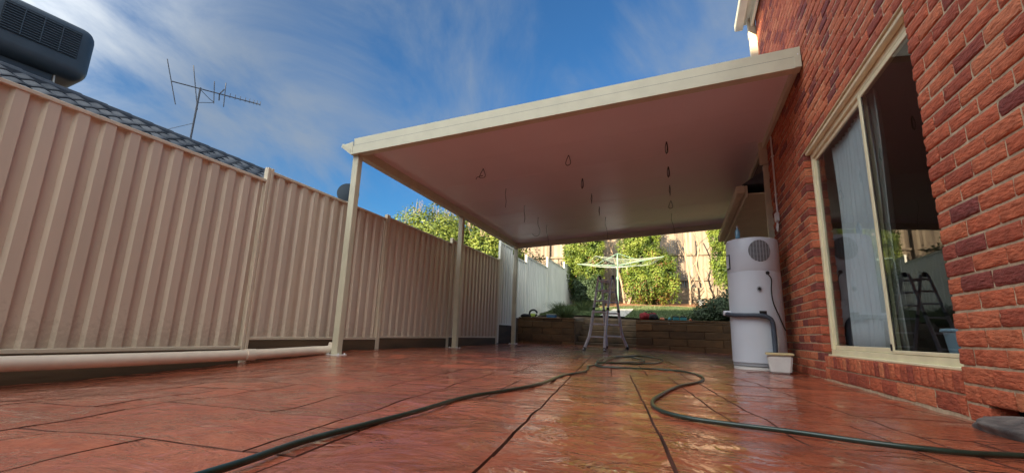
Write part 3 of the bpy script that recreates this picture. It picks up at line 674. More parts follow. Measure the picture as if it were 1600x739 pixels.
# ------------------------------------------------------------------ FOLIAGE
def crown(name, parent, m, lobes, nleaf, size, seed, tonef=None, up=.3, shell=.55, rag=.35):
    r = random.Random(seed); vs = []; fs = []; tn = []
    vol = [a[3]*a[4]*a[5] for a in lobes]; tot = sum(vol)
    for (cx, cy, cz_, rx, ry_, rz), vv in zip(lobes, vol):
        for k in range(int(nleaf*vv/tot)):
            d = Vector((r.gauss(0, 1), r.gauss(0, 1), r.gauss(0, 1))).normalized()
            q = Vector((cx, cy, cz_))*.7+d*2.3
            edge = 1+rag*noise.noise(q*1.1+Vector((seed, 0, 0)))+.18*noise.noise(q*3.2)
            f = (shell+(1-shell)*r.random()**.6)*edge
            p = Vector((cx+d.x*rx*f, cy+d.y*ry_*f, cz_+d.z*rz*f))
            cl = noise.noise(p*2.6+Vector((seed, 5, 0)))
            if cl < -.28 and r.random() < .75: continue
            nn = (d+Vector((r.uniform(-.8, .8), r.uniform(-.8, .8), r.uniform(-.5, .8)+up))).normalized()
            t = nn.orthogonal().normalized(); t.rotate(Matrix.Rotation(r.uniform(0, 6.28), 3, nn)); b = nn.cross(t); s = size*r.uniform(.6, 1.35)
            i = len(vs); vs += [p-t*s*.5, p+b*s*.28, p+t*s*.5+nn*s*.15, p-b*s*.28]; fs.append((i, i+1, i+2, i+3))
            tt = .45+.55*cl+r.uniform(-.22, .22)
            if tonef: tt = tonef(p, tt, r)
            tn += [max(0, min(1, tt))]*4
    return link(name, meshof(name, vs, fs, m, False, tn), parent)
def shrubtree(name, label, cat, base, lobes, m, bark, nleaf, size, seed, group=None, trunks=None, **k):
    t = thing(name, label, cat, base, 0, group)
    tk = MB()
    for (p0, p1, r0) in (trunks or [((0, 0, -.15), (0, 0, lobes[0][2]), .09)]):
        a, b = Vector(p0), Vector(p1); mid = a.lerp(b, .5)+Vector((.06, -.05, 0)); pts = curve([a, mid, b], 5); tk.tube(pts, [r0*(1-.75*i/(len(pts)-1)) for i in range(len(pts))], 8)
        for q in range(5):
            c = a.lerp(b, .45+.11*q); e = c+Vector((math.cos(q*2.4+seed)*.4, math.sin(q*2.4+seed)*.4, .4)); tk.tube([c, e], [r0*.35, r0*.1], 5)
    tk.build('trunk', bark, t); crown('crown', t, m, lobes, nleaf, size, seed, **k)
    return t
def plumes(main, nP, seed, rr_=.30, hh=.62):
    r = random.Random(seed); out = []
    for (cx, cy, cz_, rx, ry_, rz) in main:
        out.append((cx, cy, cz_, rx*.72, ry_*.72, rz*.8))
        for k in range(nP):
            d = Vector((r.gauss(0, 1), r.gauss(-.5, 1), r.gauss(0, .8))).normalized(); f = r.uniform(.68, .95); q = r.uniform(.7, 1.35)
            out.append((cx+d.x*rx*f, cy+d.y*ry_*f, cz_+d.z*rz*f, rr_*q, rr_*q, hh*q))
    return out
def brown_low(p, t, r): return 1.0 if r.random() < .10*max(0, 1.6-p.z) + (.25 if noise.noise(p*1.1+Vector((9, 0, 0))) > .32 else 0) else min(t, .78)
def nobrown(p, t, r): return min(t, .76)
G3 = 'tall conifers in front of the timber fence'
shrubtree('conifer', 'leftmost tall conifer with brown patches beside the pale fence', 'conifer', (-4.05, 20.7, yz(-4, 20.7)), plumes([(0, 0, 2.9, 1.0, .8, 1.6), (-.1, 0, 1.6, .85, .75, 1.1), (.1, .1, .75, .6, .6, .65)], 16, 41), LEAFY, BARK, 50000, .08, 1, G3, tonef=brown_low)
shrubtree('conifer', 'broad bright green conifer behind the right half of the clothesline', 'conifer', (-1.25, 20.6, yz(-1.2, 20.6)), plumes([(-.35, 0, 2.9, .9, .8, 1.4), (.0, 0, 1.6, 1.15, .85, 1.2), (.1, 0, .85, 1.0, .75, .6)], 17, 42), LEAFY, BARK, 60000, .08, 2, G3,
          trunks=[((-.9, -.1, -.1), (-.2, 0, 2.2), .07), ((-.8, -.05, -.1), (-1.1, 0, 3.2), .06), ((.0, 0, -.1), (.3, 0, 2.4), .08), ((.3, 0, -.1), (.6, 0, 1.8), .05)], tonef=brown_low)
shrubtree('conifer', 'bright green conifer just left of the water heater', 'conifer', (2.1, 20.6, yz(2.1, 20.6)), plumes([(0, 0, 2.8, .85, .75, 1.6), (-.05, 0, 1.5, .7, .65, .95)], 16, 43), LEAFY, BARK, 36000, .08, 3, G3, tonef=nobrown)
shrubtree('shrub', 'dark leafy shrub in the shade at the foot of the leftmost conifer', 'shrub', (-3.75, 19.9, yz(-3.7, 19.9)), [(0, 0, .65, .85, .6, .75), (.4, -.2, .4, .5, .45, .45)], LEAFD, BARKD, 9000, .08, 4)
shrubtree('shrub', 'dark low spreading shrub on the wall beside the water heater', 'shrub', (1.25, 15.0, yz(1.2, 15)), [(.1, 0, .25, .95, .75, .45), (.55, .2, .55, .7, .6, .5), (-.45, -.1, .08, .6, .5, .3)], LEAFD, BARKD, 16000, .07, 5, shell=.4)
# bare slender trunks between the conifers
for i, (x, y, pts, lab) in enumerate(((.42, 21.3, [(0, 0, -.1), (.03, 0, 1.0), (-.08, 0, 2.2), (-.12, 0, 3.6)], 'slender pale bare tree trunk against the timber fence right of the broad conifer'),
                                 (1.1, 21.2, [(0, 0, -.1), (-.05, 0, .8), (-.35, 0, 1.7), (-.2, 0, 2.6), (-.5, 0, 3.5)], 'thin crooked bare sapling against the timber fence beside the right conifer'),
                                 (-2.35, 21.3, [(0, 0, -.1), (-.15, 0, 1.0), (-.5, 0, 2.2), (-.9, 0, 3.6)], 'leaning pale bare trunk between the two left conifers'))):
    t = thing('bare_tree', lab, 'tree', (x, y, yz(x, y)), 0)
    c = curve(pts, 5); MB().tube(c, [.055*(1-.5*j/(len(c)-1)) for j in range(len(c))], 8).build('trunk', BARK, t)
    rr2 = random.Random(i+20)
    for q in range(7):
        a = c[4+q*len(c)//9 if 4+q*len(c)//9 < len(c) else -1]; e = a+Vector((rr2.uniform(-.5, .5), rr2.uniform(-.3, .1), rr2.uniform(.3, .7))); MB().tube([a, a.lerp(e, .5)+Vector((.03, 0, .04)), e], [.018, .012, .005], 5).build('branch', BARK, t)
# strappy plant on top of the left wall
def strappy(name, label, x, y, n_, h, sp, m, seed):
    r = random.Random(seed); mb = MB()
    for k in range(n_):
        a = r.uniform(0, 6.28); o = r.uniform(0, sp*.4); hh = h*r.uniform(.5, 1.1); e = r.uniform(.3, 1)*sp; wd = r.uniform(.006, .012); mb.tone = r.random()
        bx_, by_ = math.cos(a)*o, math.sin(a)*o; px_, py_ = -math.sin(a)*wd, math.cos(a)*wd; P = []
        for s_ in (0, .4, .75, 1):
            q = Vector((bx_+math.cos(a)*e*s_*s_, by_+math.sin(a)*e*s_*s_, hh*(s_*1.25-.45*s_*s_))); ww = 1-s_*.85
            P += [q-Vector((px_, py_, 0))*ww, q+Vector((px_, py_, 0))*ww]
        mb.add(P, [(0, 1, 3, 2), (2, 3, 5, 4), (4, 5, 7, 6)])
    tag(mb.build(name, m, None, (x, y, yz(x, y)-.02)), label, 'plant')
strappy('grassy_plant', 'clump of long grassy leaves at the left wall corner beside the steps', -3.35, 14.1, 420, .45, .55, GRASS, 1)
strappy('grassy_plant', 'grassy weeds growing farther back along the pale fence', -3.9, 15.6, 420, .5, .7, GRASS, 2)
strappy('grassy_plant', 'dark green grassy clump behind the left wall near the conifer', -3.4, 17.0, 300, .5, .6, GRASS, 6)
# trees beyond the side fence
def bushcrown(nm, lab, x, y, zb, s, seed, nl, m=LEAFB, hz=1.0):
    r = random.Random(seed); lob = [(0, 0, 2.2*s*hz, 1.5*s, 1.3*s, 1.5*s*hz)]
    for k in range(6): a = r.uniform(0, 6.28); lob.append((math.cos(a)*1.1*s, math.sin(a)*.9*s, s*hz*r.uniform(1.5, 3.3), s*.8, s*.8, s*.75))
    t = shrubtree(nm, lab, 'tree', (x, y, zb), lob, m, BARKD, nl, .13, seed, None, tonef=None if m != LEAFB else (lambda p, t_, r_: min(t_, 1)))
    tw = MB(); 
    for k in range(150):
        lb = lob[r.randrange(len(lob))]; a = r.uniform(0, 6.28); p = Vector((lb[0]+math.cos(a)*lb[3]*.8*r.random(), lb[1]+math.sin(a)*lb[4]*.5, lb[2]+lb[5]*.75)); e = p+Vector((r.uniform(-.25, .25), r.uniform(-.1, .1), r.uniform(.25, .65)))
        tw.tube([p, e], [.010, .004], 4, cap=False)
    tw.build('twigs', BARK, t); return t
bushcrown('tree', 'bright yellow-green bushy tree beyond the fence left of the middle post', -10.6, 17.5, 0, 1.45, 31, 30000, hz=1.12)
bushcrown('tree', 'bright green bushy tree beyond the fence right of the middle post', -8.6, 18.6, 0, 1.3, 32, 24000, hz=1.12)
bushcrown('tree', 'darker green tree beyond the fence behind the tall fence post', -7.4, 20.3, 0, 1.2, 33, 12000, LEAFD)

# ------------------------------------------------------------------ WATER HEATER
HX, HY, HR, HH = .905, 6.50, .305, 1.62
wh = thing('water_heater', 'tall white cylindrical heat pump water heater with a round fan grille by the brick wall', 'water heater', (HX, HY, 0))
MB().lathe([(HR-.03, .0), (HR-.01, .005), (HR-.01, .035), (HR-.03, .045)], seg=48).build('base', WHITEP, wh)
MB().lathe([(HR-.02, .042), (HR-.005, .05), (HR-.005, .075), (HR-.012, .08)], seg=48).build('base_band', DARKG if 0 else GREYM, wh)
MB().lathe([(HR-.012, .080), (HR, .088), (HR, 1.185), (HR-.004, 1.189)], seg=64).build('tank', TANK, wh)
MB().lathe([(HR-.004, 1.190), (HR-.001, 1.195), (HR-.001, 1.575), (HR-.012, 1.605), (HR-.05, 1.62), (0.01, 1.63)], seg=64).build('cover', TANK, wh)
def onc(ang, z, r=HR): return Vector((math.cos(ang)*r, math.sin(ang)*r, z))
CA = math.atan2(-HY, -HX)                         # towards the camera
def patch(name, a0, a1, z0, z1, rin, rout, m, parent, round_=False, seg=10):
    vs = []; fs = []
    zc, ac = (z0+z1)/2, (a0+a1)/2
    k = seg+1; rows = []
    for j in range(k):
        z = z0+(z1-z0)*j/seg
        half = (a1-a0)/2*(math.sqrt(max(0.02, 1-((z-zc)/((z1-z0)/2))**2)) if round_ else 1)
        for i in range(k): a = ac-half+2*half*i/seg; vs.append(onc(a, z, rout))
    for j in range(k):
        z = z0+(z1-z0)*j/seg; half = (a1-a0)/2*(math.sqrt(max(0.02, 1-((z-zc)/((z1-z0)/2))**2)) if round_ else 1)
        for i in range(k): a = ac-half+2*half*i/seg; vs.append(onc(a, z, rin))
    K = k*k
    for j in range(seg):
        for i in range(seg): fs += [(j*k+i, j*k+i+1, (j+1)*k+i+1, (j+1)*k+i), (K+j*k+i, K+(j+1)*k+i, K+(j+1)*k+i+1, K+j*k+i+1)]
    for i in range(seg): fs += [(i, K+i, K+i+1, i+1), (seg*k+i, seg*k+i+1, K+seg*k+i+1, K+seg*k+i), (i*k, (i+1)*k, K+(i+1)*k, K+i*k), (i*k+seg, K+i*k+seg, K+(i+1)*k+seg, (i+1)*k+seg)]
    return link(name, meshof(name, vs, fs, m), parent)
GA = CA+.30; GRR = .125
gr = patch('grille', GA-.42, GA+.42, 1.30, 1.57, HR-.01, HR+.002, DARKG, wh, True, 16)
for k in range(17):
    z = 1.31+k*.0155; h = .42*math.sqrt(max(0, 1-((z+.004-1.435)/.135)**2))
    if h > .05: patch('slat', GA-h+.01, GA+h-.01, z, z+.006, HR, HR+.007, GREYM, gr, False, 6)
for k in range(-3, 4):
    a = GA+k*.115; h = .133*math.sqrt(max(0, 1-(k*.115/.42)**2)); patch('grille_bar', a-.012, a+.012, 1.435-h, 1.435+h, HR, HR+.010, GREYM, gr, False, 4)
dl = patch('dial', CA+.08, CA+.26, .93, .995, HR, HR+.012, GREYM, wh, True, 10); patch('dial_face', CA+.115, CA+.225, .943, .982, HR+.012, HR+.016, BLACKR, dl, True, 8)
patch('label_plate', CA+.11, CA+.37, .655, .70, HR, HR+.003, BLACKR, wh, False, 6)
patch('label_plate', CA+.12, CA+.36, .605, .645, HR, HR+.0025, GREYM, wh, False, 6)
hp = patch('side_handle', CA-1.28, CA-.98, 1.23, 1.42, HR, HR+.010, BLACKR, wh, False, 6); patch('handle_inset', CA-1.25, CA-1.01, 1.245, 1.405, HR+.010, HR+.014, TANK, hp, False, 6)
pts = [onc(CA-1.45, .68, HR+.02), onc(CA-1.2, .665, HR+.045), onc(CA-.8, .65, HR+.045), onc(CA-.4, .645, HR+.045), onc(CA-.0, .645, HR+.045), onc(CA+.3, .63, HR+.05), onc(CA+.46, .58, HR+.05), onc(CA+.50, .48, HR+.045), onc(CA+.50, .2, HR+.045), onc(CA+.50, .03, HR+.05)]
MB().tube(curve(pts, 6), .026, 12).build('lagged_pipe', LAG, wh)
MB().tube(curve([onc(CA+.56, .55, HR+.03), onc(CA+.66, .35, HR+.03), onc(CA+.60, .2, HR+.04), onc(CA+.62, .03, HR+.05)], 6), .010, 8).build('drain_tube', WHITEP, wh)
MB().tube(curve([onc(CA+.52, 1.15, HR+.006), onc(CA+.62, 1.08, HR+.02), onc(CA+.60, .95, HR+.012), onc(CA+.64, .8, HR+.012), onc(CA+.85, .65, HR+.012), onc(CA+1.1, .52, HR+.01), onc(CA+1.25, .48, HR+.01)], 6), .007, 6).build('power_cable', BLACKR, wh)
MB().lathe([(.022, 0), (.022, .012), (.010, .016)], (0, 0, 0), 12, Matrix.Translation(onc(CA+.52, 1.16, HR)) @ Matrix.Rotation(CA+.52, 4, 'Z') @ Matrix.Rotation(R(90), 4, 'Y')).build('cable_gland', BLACKR, wh)
MB().tube([onc(CA-1.3, .68, HR-.01), onc(CA-1.3, .68, HR+.08)], .032, 12).build('valve', METAL, wh)
bt = thing('water_bottle', 'small blue clear bottle standing on top of the water heater', 'bottle', (HX-.165, HY-.12, 1.624))
MB().lathe([(.028, 0), (.03, .01), (.03, .10), (.012, .13), (.012, .145)], seg=16).build('bottle_body', BOTTLE, bt); MB().lathe([(.015, .146), (.015, .17)], seg=12).build('cap', GREYM, bt)
bk = thing('plastic_tub', 'small white square plastic tub with a yellowed lid beside the water heater', 'tub', (1.03, 5.98, 0), R(-6))
def taper(x0, y0, x1, y1, z0, z1, ch=.02):
    bm = bmesh.new(); bmesh.ops.create_cube(bm, size=1)
    for v in bm.verts:
        t = v.co.z > 0; v.co = Vector(((x1 if t else x0)*v.co.x*2, (y1 if t else y0)*v.co.y*2, z1 if t else z0))
    bmesh.ops.bevel(bm, geom=bm.edges[:], offset=ch, segments=2, affect='EDGES'); return bm
def bmo(bm, nm, m, p, loc=(0, 0, 0)):
    me = bpy.data.meshes.new(nm); bm.to_mesh(me); bm.free(); me.materials.append(m); return link(nm, me, p, loc)
bmo(taper(.10, .10, .125, .115, .0, .20, .018), 'tub_body', WHITEP, bk); bmo(taper(.137, .127, .137, .127, .195, .222, .008), 'lid', LIDP, bk)

# ------------------------------------------------------------------ HOSE
hp = [(-.98, .4), (-1.0, .79), (-1.01, .91), (-1.04, 1.11), (-1.04, 1.36), (-1.03, 1.71), (-1.04, 2.2), (-.95, 2.65), (-.90, 3.12), (-.93, 3.8), (-.86, 4.30), (-.90, 4.75), (-.97, 5.15), (-.90, 5.6), (-.97, 6.3), (-1.0, 7.2),
      (-.92, 8.3), (-.70, 8.8), (-.35, 8.0), (-.28, 7.0), (-.42, 6.3), (-.70, 5.95), (-.98, 6.0), (-1.08, 6.5), (-1.0, 7.5), (-.75, 7.9), (-.52, 7.1), (-.55, 6.2), (-.72, 5.65), (-.92, 5.45), (-.88, 5.22), (-.70, 5.16),
      (-.49, 5.21), (-.17, 5.28), (.06, 5.05), (.16, 4.60), (.15, 4.2), (.09, 3.9), (-.03, 3.55), (-.13, 2.95), (-.155, 2.60), (-.11, 2.33), (.01, 2.18), (.17, 2.12), (.4, 2.07), (.61, 2.0), (.83, 1.975), (1.03, 2.03), (1.2, 2.0), (1.24, 1.6), (1.2, 1.0)]
lift = {16: 0, 27: .022, 28: .022, 29: .022, 24: .02}
hpts = curve([(x, y, gz(x, y)+.0115+lift.get(i, 0)) for i, (x, y) in enumerate(hp)], 7)
tag(MB().tube(hpts, .0098, 10).build('garden_hose', HOSE, None, autos=0), 'long dark green garden hose coiled under the cover and trailing over the wet paving', 'hose')

# ------------------------------------------------------------------ LADDER
ld = thing('folding_ladder', 'aluminium telescopic A-frame ladder standing open in front of the steps', 'ladder', (0, 0, 0))
def g_(x, y): return (x, y, gz(x, y)+.01)
apx, apy, apz = -1.68, 11.15, 1.74
def frame(feet, knees, tops):
    paths = []
    for a, kx, b in zip(feet, knees, tops):
        A, B = Vector(a), Vector(b); K = A.lerp(B, .2); K.x = kx; M_ = K.lerp(B, .42); paths.append((A, K, B))
        lo = MB().tube([A, A.lerp(K, .85)+Vector(((B.x-K.x)*.02, 0, 0)), K.lerp(B, .06), M_], [.034, .034, .033, .033], 8).build('lower_stile', METAL, ld)
        MB().tube([M_, B], .027, 8).build('upper_stile', METAL, ld)
        MB().tube([A-Vector((0, 0, .012)), A.lerp(K, .15)], .036, 8).build('rubber_foot', BLACKR, lo)
        MB().tube([M_-(B-K)*.02, M_+(B-K)*.025], .036, 8).build('lock_collar', BLACKR, ld)
    def at(P, t): return P[0].lerp(P[1], t/.2) if t < .2 else P[1].lerp(P[2], (t-.2)/.8)
    for t in (.17, .335, .50, .655, .80, .94): MB().tube([at(paths[0], t), at(paths[1], t)], .020, 8).build('rung', METAL, ld)
frame((g_(-2.07, 10.42), g_(-1.60, 10.37)), (-1.955, -1.605), ((-1.84, 11.06, apz), (-1.53, 11.05, apz)))
frame((g_(-1.80, 12.05), g_(-1.27, 11.98)), (-1.80, -1.395), ((-1.79, 11.20, apz), (-1.48, 11.19, apz)))
for x in (-1.815, -1.495): MB().tube([(x-.03, 11.125, apz), (x+.03, 11.125, apz)], .05, 12).build('hinge', BLACKR, ld)

# ------------------------------------------------------------------ ROTARY CLOTHESLINE
cx_, cy_ = -2.16, 17.35; ch_ = thing('rotary_clothesline', 'pale green rotary clothes hoist on a pole in the garden', 'clothesline', (cx_, cy_, yz(cx_, cy_)))
zb_ = yz(cx_, cy_)
MB().tube([(0, 0, -.1), (0, 0, 2.15)], .030, 10).build('pole', LINE, ch_); MB().tube([(0, 0, 1.2), (0, 0, 1.32)], .05, 10).build('winder_box', LINE, ch_)
MB().tube([(0, 0, 2.1), (0, 0, 2.16+.0)], .024, 10).build('inner_pole', LINE, ch_)
hub = 3.02-zb_; top = 3.44-zb_
MB().tube([(0, 0, hub-.5), (0, 0, top)], .022, 10).build('mast', LINE, ch_)
tips = [Vector((-3.81-cx_, 17.86-cy_, 3.13-zb_)), Vector((-2.8-cx_, 16.2-cy_, 3.16-zb_)), Vector((-.46-cx_, 16.65-cy_, 3.16-zb_)), Vector((-1.45-cx_, 18.6-cy_, 3.13-zb_))]
for t in tips:
    MB().tube([(0, 0, hub-.05), t], .015, 8).build('arm', LINE, ch_); MB().tube([(0, 0, top), t*.5+Vector((0, 0, hub*.5))], .009, 6).build('stay', LINE, ch_)
for f in (.35, .5, .65, .8, .92, 1.0):
    for i in range(4):
        a = Vector((0, 0, hub-.03)).lerp(tips[i], f); b = Vector((0, 0, hub-.03)).lerp(tips[(i+1) % 4], f); mid = (a+b)/2-Vector((0, 0, .05+.05*f))
        MB().tube(curve([a, mid, b], 4), .0045, 4).build('line_wire', LINEW, ch_)

# ------------------------------------------------------------------ SMALL THINGS ON THE WALL
def blob(nm, loc, s, m, seed, label=None, cat=None, parent=None, k=.25):
    bm = bmesh.new(); bmesh.ops.create_icosphere(bm, subdivisions=3, radius=1)
    for v in bm.verts:
        d = v.co.copy(); f = 1+k*noise.noise(d*1.7+Vector((seed, 0, 0)))+.08*noise.noise(d*5+Vector((seed, 0, 0))); v.co = Vector((d.x*s[0]*f, d.y*s[1]*f, max(-s[2]*.8, d.z*s[2]*f)))
    me = bpy.data.meshes.new(nm); bm.to_mesh(me); bm.free(); me.materials.append(m); me.polygons.foreach_set('use_smooth', [True]*len(me.polygons))
    o = link(nm, me, parent, loc)
    if label: tag(o, label, cat)
    return o
ZT2 = .832
bg_ = thing('tool_bag', 'red and black soft tool bag lying on the right sleeper wall', 'bag', (-.85, 13.68, ZT2))
blob('bag_body', (-.10, 0, .09), (.17, .12, .12), REDB, 1, parent=bg_); blob('bag_side', (.12, -.01, .08), (.14, .12, .11), BLKC, 2, parent=bg_); blob('bag_flap', (.10, .03, .16), (.12, .09, .05), REDB, 3, parent=bg_)
MB().tube(curve([(-.12, -.03, .17), (-.03, -.05, .24), (.06, -.04, .24), (.12, -.03, .18)], 5), .012, 6).build('handle', BLKC, bg_)
for i, (x, m, sx, sz, lab, nm) in enumerate(((-.48, ORNG, .07, .045, 'small orange and black tool next to the tool bag', 'hand_tool'), (-.28, TEAL, .05, .05, 'small teal tool second from the tool bag', 'hand_tool'), (.26, ORNG, .035, .035, 'tiny orange item at the right end of the tools', 'hand_tool'))):
    t = thing(nm, lab, 'tool', (x, 13.62, ZT2)); blob('tool_body', (0, 0, sz*.7), (sx, .05, sz), m, i+5, parent=t); MB().tube([(sx*.5, 0, sz), (sx*1.8, .02, sz*.7)], .014, 8).build('grip', BLKC, t)
for i, (x, lab) in enumerate(((-.12, 'teal and black power tool case left of the two on the right wall'), (.08, 'teal and black power tool case nearer the dark shrub'))):
    t = thing('tool_case', lab, 'tool case', (x, 13.66, ZT2), R(12-20*i)); MB().box((-.085, -.06, .0), (.085, .06, .09), .014).build('case_body', TEAL, t); MB().box((-.088, -.062, .092), (.088, .062, .12), .01).build('lid', BLKC, t); MB().tube([(-.04, -.02, .12), (-.03, -.02, .145), (.03, -.02, .145), (.04, -.02, .12)], .008, 6).build('handle', BLKC, t)
ht = thing('cable_reel', 'black roll with lime green tape lying on the left sleeper wall', 'cable reel', (-4.3, 13.65, ZT2))
blob('bag_cloth', (-.22, 0, .05), (.2, .10, .06), BLKC, 9, parent=ht); MB().tube([(math.cos(a)*.12, 0.0, .13+math.sin(a)*.10) for a in lin(0, 6.0, 20)], .028, 8).build('roll', BLKC, ht); MB().box((-.08, -.05, .02), (.07, .05, .12), .02).build('tape', LIME, ht)
bb = thing('blue_box', 'small blue plastic box with a grey lid on the left sleeper wall', 'box', (-3.72, 13.68, ZT2)); MB().box((-.14, -.08, 0), (.14, .08, .085), .012).build('box_body', BLUEP, bb); MB().box((-.145, -.085, .087), (.145, .085, .105), .006).build('lid', GREYM, bb)
pt = thing('plant_pot', 'small grey plant pot on the mulch before the timber fence', 'plant pot', (.85, 20.6, yz(.85, 20.6)+.04)); MB().lathe([(.09, 0), (.13, .2), (.14, .21), (.14, .24), (.12, .24)], seg=20).build('pot', GREYM, pt)

# ------------------------------------------------------------------ NEIGHBOUR'S HOUSE, COOLER, AERIAL
nh = thing('neighbour_house', 'neighbouring house with a charcoal tiled roof beyond the left fence', 'house', (0, 0, 0))
RX, RZ, SL = -9.0, 3.80, math.tan(R(29)); NY0, NY1 = -3, 10.6
def rz_(x): return RZ-abs(x-RX)*SL
bx('wall', (-11.6, NY0+.3, -.3), (-6.2, NY1-.4, 2.05), RENDER, nh, 0)
dk = MB(); dk.add([(-5.75, NY0, rz_(-5.75)-.03), (RX, NY0, RZ-.03), (RX, NY1, RZ-.03), (-5.75, NY1, rz_(-5.75)-.03), (-12.2, NY0, rz_(-12.2)-.03), (-12.2, NY1, rz_(-12.2)-.03), (-5.75, NY0, 1.9), (-5.75, NY1, 1.9), (-12.2, NY0, 1.9), (-12.2, NY1, 1.9)],
              [(0, 3, 2, 1), (1, 2, 5, 4), (0, 1, 4, 8, 6), (3, 7, 9, 5, 2), (6, 8, 9, 7)]); dk.build('roof_deck', DARKG, nh)
tv = {}
def tilemesh(k):
    if k not in tv:
        ny, nx = 8, 2; vs = []; Lx, W = .40, .315
        for s_ in (0, 1):
            for i in range(nx+1):
                for j in range(ny+1):
                    v = j/ny; h = .050*(.5-.5*math.cos(v*2*math.pi)) + .012*i/nx*0
                    vs.append((i/nx*Lx, v*W, h+.022*(i/nx)-(.016 if s_ else 0)))
        K = (nx+1)*(ny+1); fs = []
        for i in range(nx):
            for j in range(ny): a = i*(ny+1)+j; fs += [(a, a+ny+1, a+ny+2, a+1), (K+a, K+a+1, K+a+ny+2, K+a+ny+1)]
        for j in range(ny): a = nx*(ny+1)+j; fs.append((a, K+a, K+a+1, a+1))
        tv[k] = (vs, fs, meshof('roof_tile', vs, fs, TILE, True, (k+.5)/6))
    return tv[k]
slope = math.atan(SL); tl = []; rowsN = 10; dd = .345
for r_ in range(rowsN):
    s0 = r_*dd+.02; x = RX+s0*math.cos(slope); z = RZ-s0*math.sin(slope)
    y = NY0
    while y < NY1-.3: tl.append(((seen((x+.2, y+.15, z)) or 99), x, y, z)); y += .30
tl.sort(); rest = MB(); rt = random.Random(2); Mr = Matrix.Rotation(slope, 4, 'Y')
for i, (zz_, x, y, z) in enumerate(tl):
    vs, fs, me = tilemesh(rt.randrange(6))
    if i < 299 and zz_ < 98: o = link('roof_tile', me, nh, (x, y, z)); o.rotation_euler = (0, slope, 0)
    else: rest.tone = rt.random(); rest.add([Matrix.Translation((x, y, z)) @ Mr @ Vector(v) for v in vs], fs, True)
tag(rest.build('roof_tiles_far', TILE, nh), kind='stuff')
y = NY0
while y < NY1: MB().tube([(RX, y, RZ+.0), (RX, y+.37, RZ+.012)], .085, 10).build('ridge_cap', TILE, nh); y += .36
# cooler
ac = thing('evaporative_cooler', 'grey boxy evaporative cooler with a louvred side on the neighbouring roof', 'cooler', (-9.75, 3.20, 4.14), R(-7))
def rbox(a, b, ch, seg=3):
    bm = bmesh.new(); bmesh.ops.create_cube(bm, size=1)
    for v in bm.verts: v.co = Vector(((a[0]+b[0])/2+v.co.x*(b[0]-a[0]), (a[1]+b[1])/2+v.co.y*(b[1]-a[1]), (a[2]+b[2])/2+v.co.z*(b[2]-a[2])))
    bmesh.ops.bevel(bm, geom=bm.edges[:], offset=ch, segments=seg, affect='EDGES', profile=.5); 
    for f in bm.faces: f.smooth = True
    return bm
bmo(rbox((-.6, -.50, 0), (.55, .84, .96), .20, 5), 'cooler_body', COOLER, ac)
MB().box((-.45, -.36, -.9), (.36, .46, .02), .02).build('roof_duct', COOLER, ac)
lv = MB().box((.548, -.28, .33), (.556, .62, .80), .0).build('louvre_back', COOLERD, ac)
for k in range(11): MB().box((.553, -.27, .345+k*.041), (.572, .61, .361+k*.041), .003).build('slat', COOLER, lv)
lv2 = MB().box((-.40, -.509, .33), (.34, -.498, .80), 0).build('louvre_back', COOLERD, ac)
for k in range(11): MB().box((-.39, -.520, .345+k*.041), (.33, -.505, .361+k*.041), .003).build('slat', COOLER, lv2)
for y in (-.06, .16, .38): MB().box((.566, y, .335), (.576, y+.012, .79), .001).build('louvre_rib', COOLER, lv)
MB().tube(curve([(.36, .47, .02), (.36, .50, -.25), (.45, .55, -.40), (.85, 1.0, -.62), (1.5, 1.7, -.93)], 6), .013, 6).build('water_pipe', WHITEP, ac)
# aerial
an = thing('tv_aerial', 'television aerial with long upright rods on a leaning mast above the tiled roof', 'aerial', (-9.0, 5.65, 3.92))
MB().tube([(0, 0, -.25), (-.0, .0, 1.08)], .018, 8).build('mast', mat('dull_dark_aluminium', (.07, .08, .10), .6), an)
b0, b1 = Vector((-.33, -.36, 1.08)), Vector((.60, .90, 1.08)); bd = (b1-b0)
GAL = mat('dull_dark_aluminium', (.07, .08, .10), .6)
MB().tube([b0, b1], .012, 8).build('boom', GAL, an)
for t, up, dn, ln in ((.0, .44, .46, .30), (.255, .46, .46, .22), (.46, .24, .24, .12), (.58, .28, .26, .06)):
    p = b0+bd*t; q = Vector((0, 0, 1))-bd.normalized()*ln; MB().tube([p+q*up, p-q*dn], .009, 6).build('long_rod', GAL, an)
for t in (.64, .70, .76, .82, .87, .92, .96, 1.0):
    p = b0+bd*t; MB().tube([p-Vector((0, 0, .035)), p+Vector((0, 0, .07))], .006, 6).build('short_rod', GAL, an)
p = b0+bd*.52
for s_ in (-1, 1): MB().tube([p+Vector((0, 0, .0)), p+Vector((.05*s_, .05, .12*s_))], .012, 6).build('reflector_rod', GAL, an)
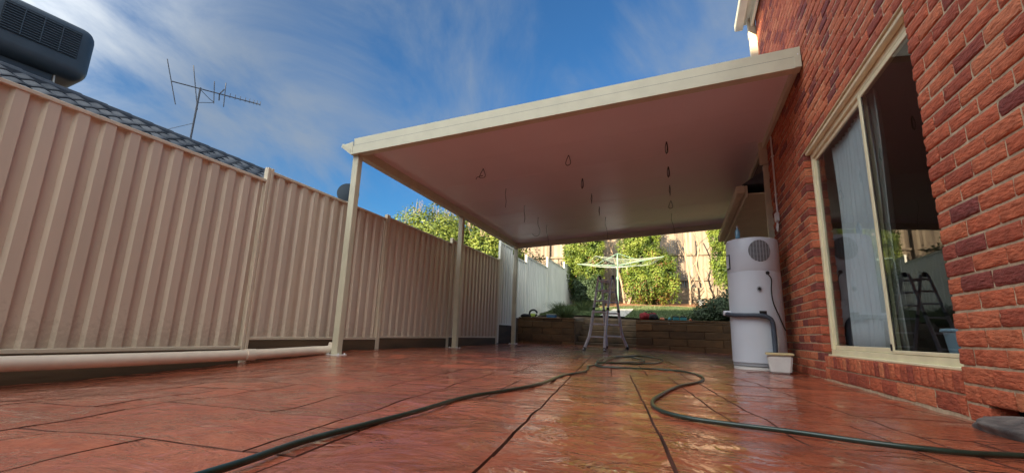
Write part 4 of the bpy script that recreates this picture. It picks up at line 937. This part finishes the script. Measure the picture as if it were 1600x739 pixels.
MB().tube(curve([b0+bd*.3, b0+bd*.42+Vector((0, 0, -.16)), b0+bd*.47+Vector((0, 0, -.22)), b0+bd*.36+Vector((0, 0, -.28)), (0, 0, .75)], 5), .006, 5).build('coax_lead', BLACKR, an)
MB().tube([(0, 0, .30), (-.1, -.55, -.12)], .005, 5).build('guy_wire', GAL, an)
# dish
ds = thing('satellite_dish', 'dark round satellite dish peeping over the fence behind the near post', 'satellite dish', (-9.0, 10.25, 3.84))
MB().tube([(0, 0, -.1), (0, 0, .3)], .02, 8).build('mast', GREYM, ds)
MB().lathe([(.02, .05), (.17, .03), (.30, -.015), (.31, -.008), (.17, .042), (.02, .065)], (0, 0, 0), 32, Matrix.Translation((0, 0, .32)) @ Matrix.Rotation(R(42), 4, 'Z') @ Matrix.Rotation(R(90), 4, 'X')).build('reflector', DISHM, ds)
# small far rooftop seen above the fence
fr = thing('distant_house', 'tiny brown rooftop just above the fence beyond the second fence post', 'house', (-17, 23.5, 0))
bx('wall', (-1.5, -2, 0), (1.5, 2, 6.2), RENDER, fr, 0); rf = MB(); rf.add([(-1.9, -2.4, 6.2), (1.9, -2.4, 6.2), (1.9, 2.4, 6.2), (-1.9, 2.4, 6.2), (0, -.6, 7.0), (0, .6, 7.0)], [(0, 1, 4), (1, 2, 5, 4), (2, 3, 5), (3, 0, 4, 5), (0, 3, 2, 1)]); rf.build('roof', ROOFT, fr)

# added house-shaped blocker, unseen behind the camera: keeps the low sun off the patio
bh = thing('added_sun_blocker', 'unseen house-shaped sun blocker added behind the camera to shade the patio', 'house', (-8, -20, 0))
bx('wall', (-16, -4, -.4), (15, 4, 8.6), RENDER, bh, 0)
rf = MB(); rf.add([(-16.6, -4.6, 8.6), (15.6, -4.6, 8.6), (15.6, 4.6, 8.6), (-16.6, 4.6, 8.6), (-13.5, 0, 13.7), (12.5, 0, 13.7)], [(0, 1, 5, 4), (1, 2, 5), (2, 3, 4, 5), (3, 0, 4), (0, 3, 2, 1)]); rf.build('roof', ROOFT, bh)
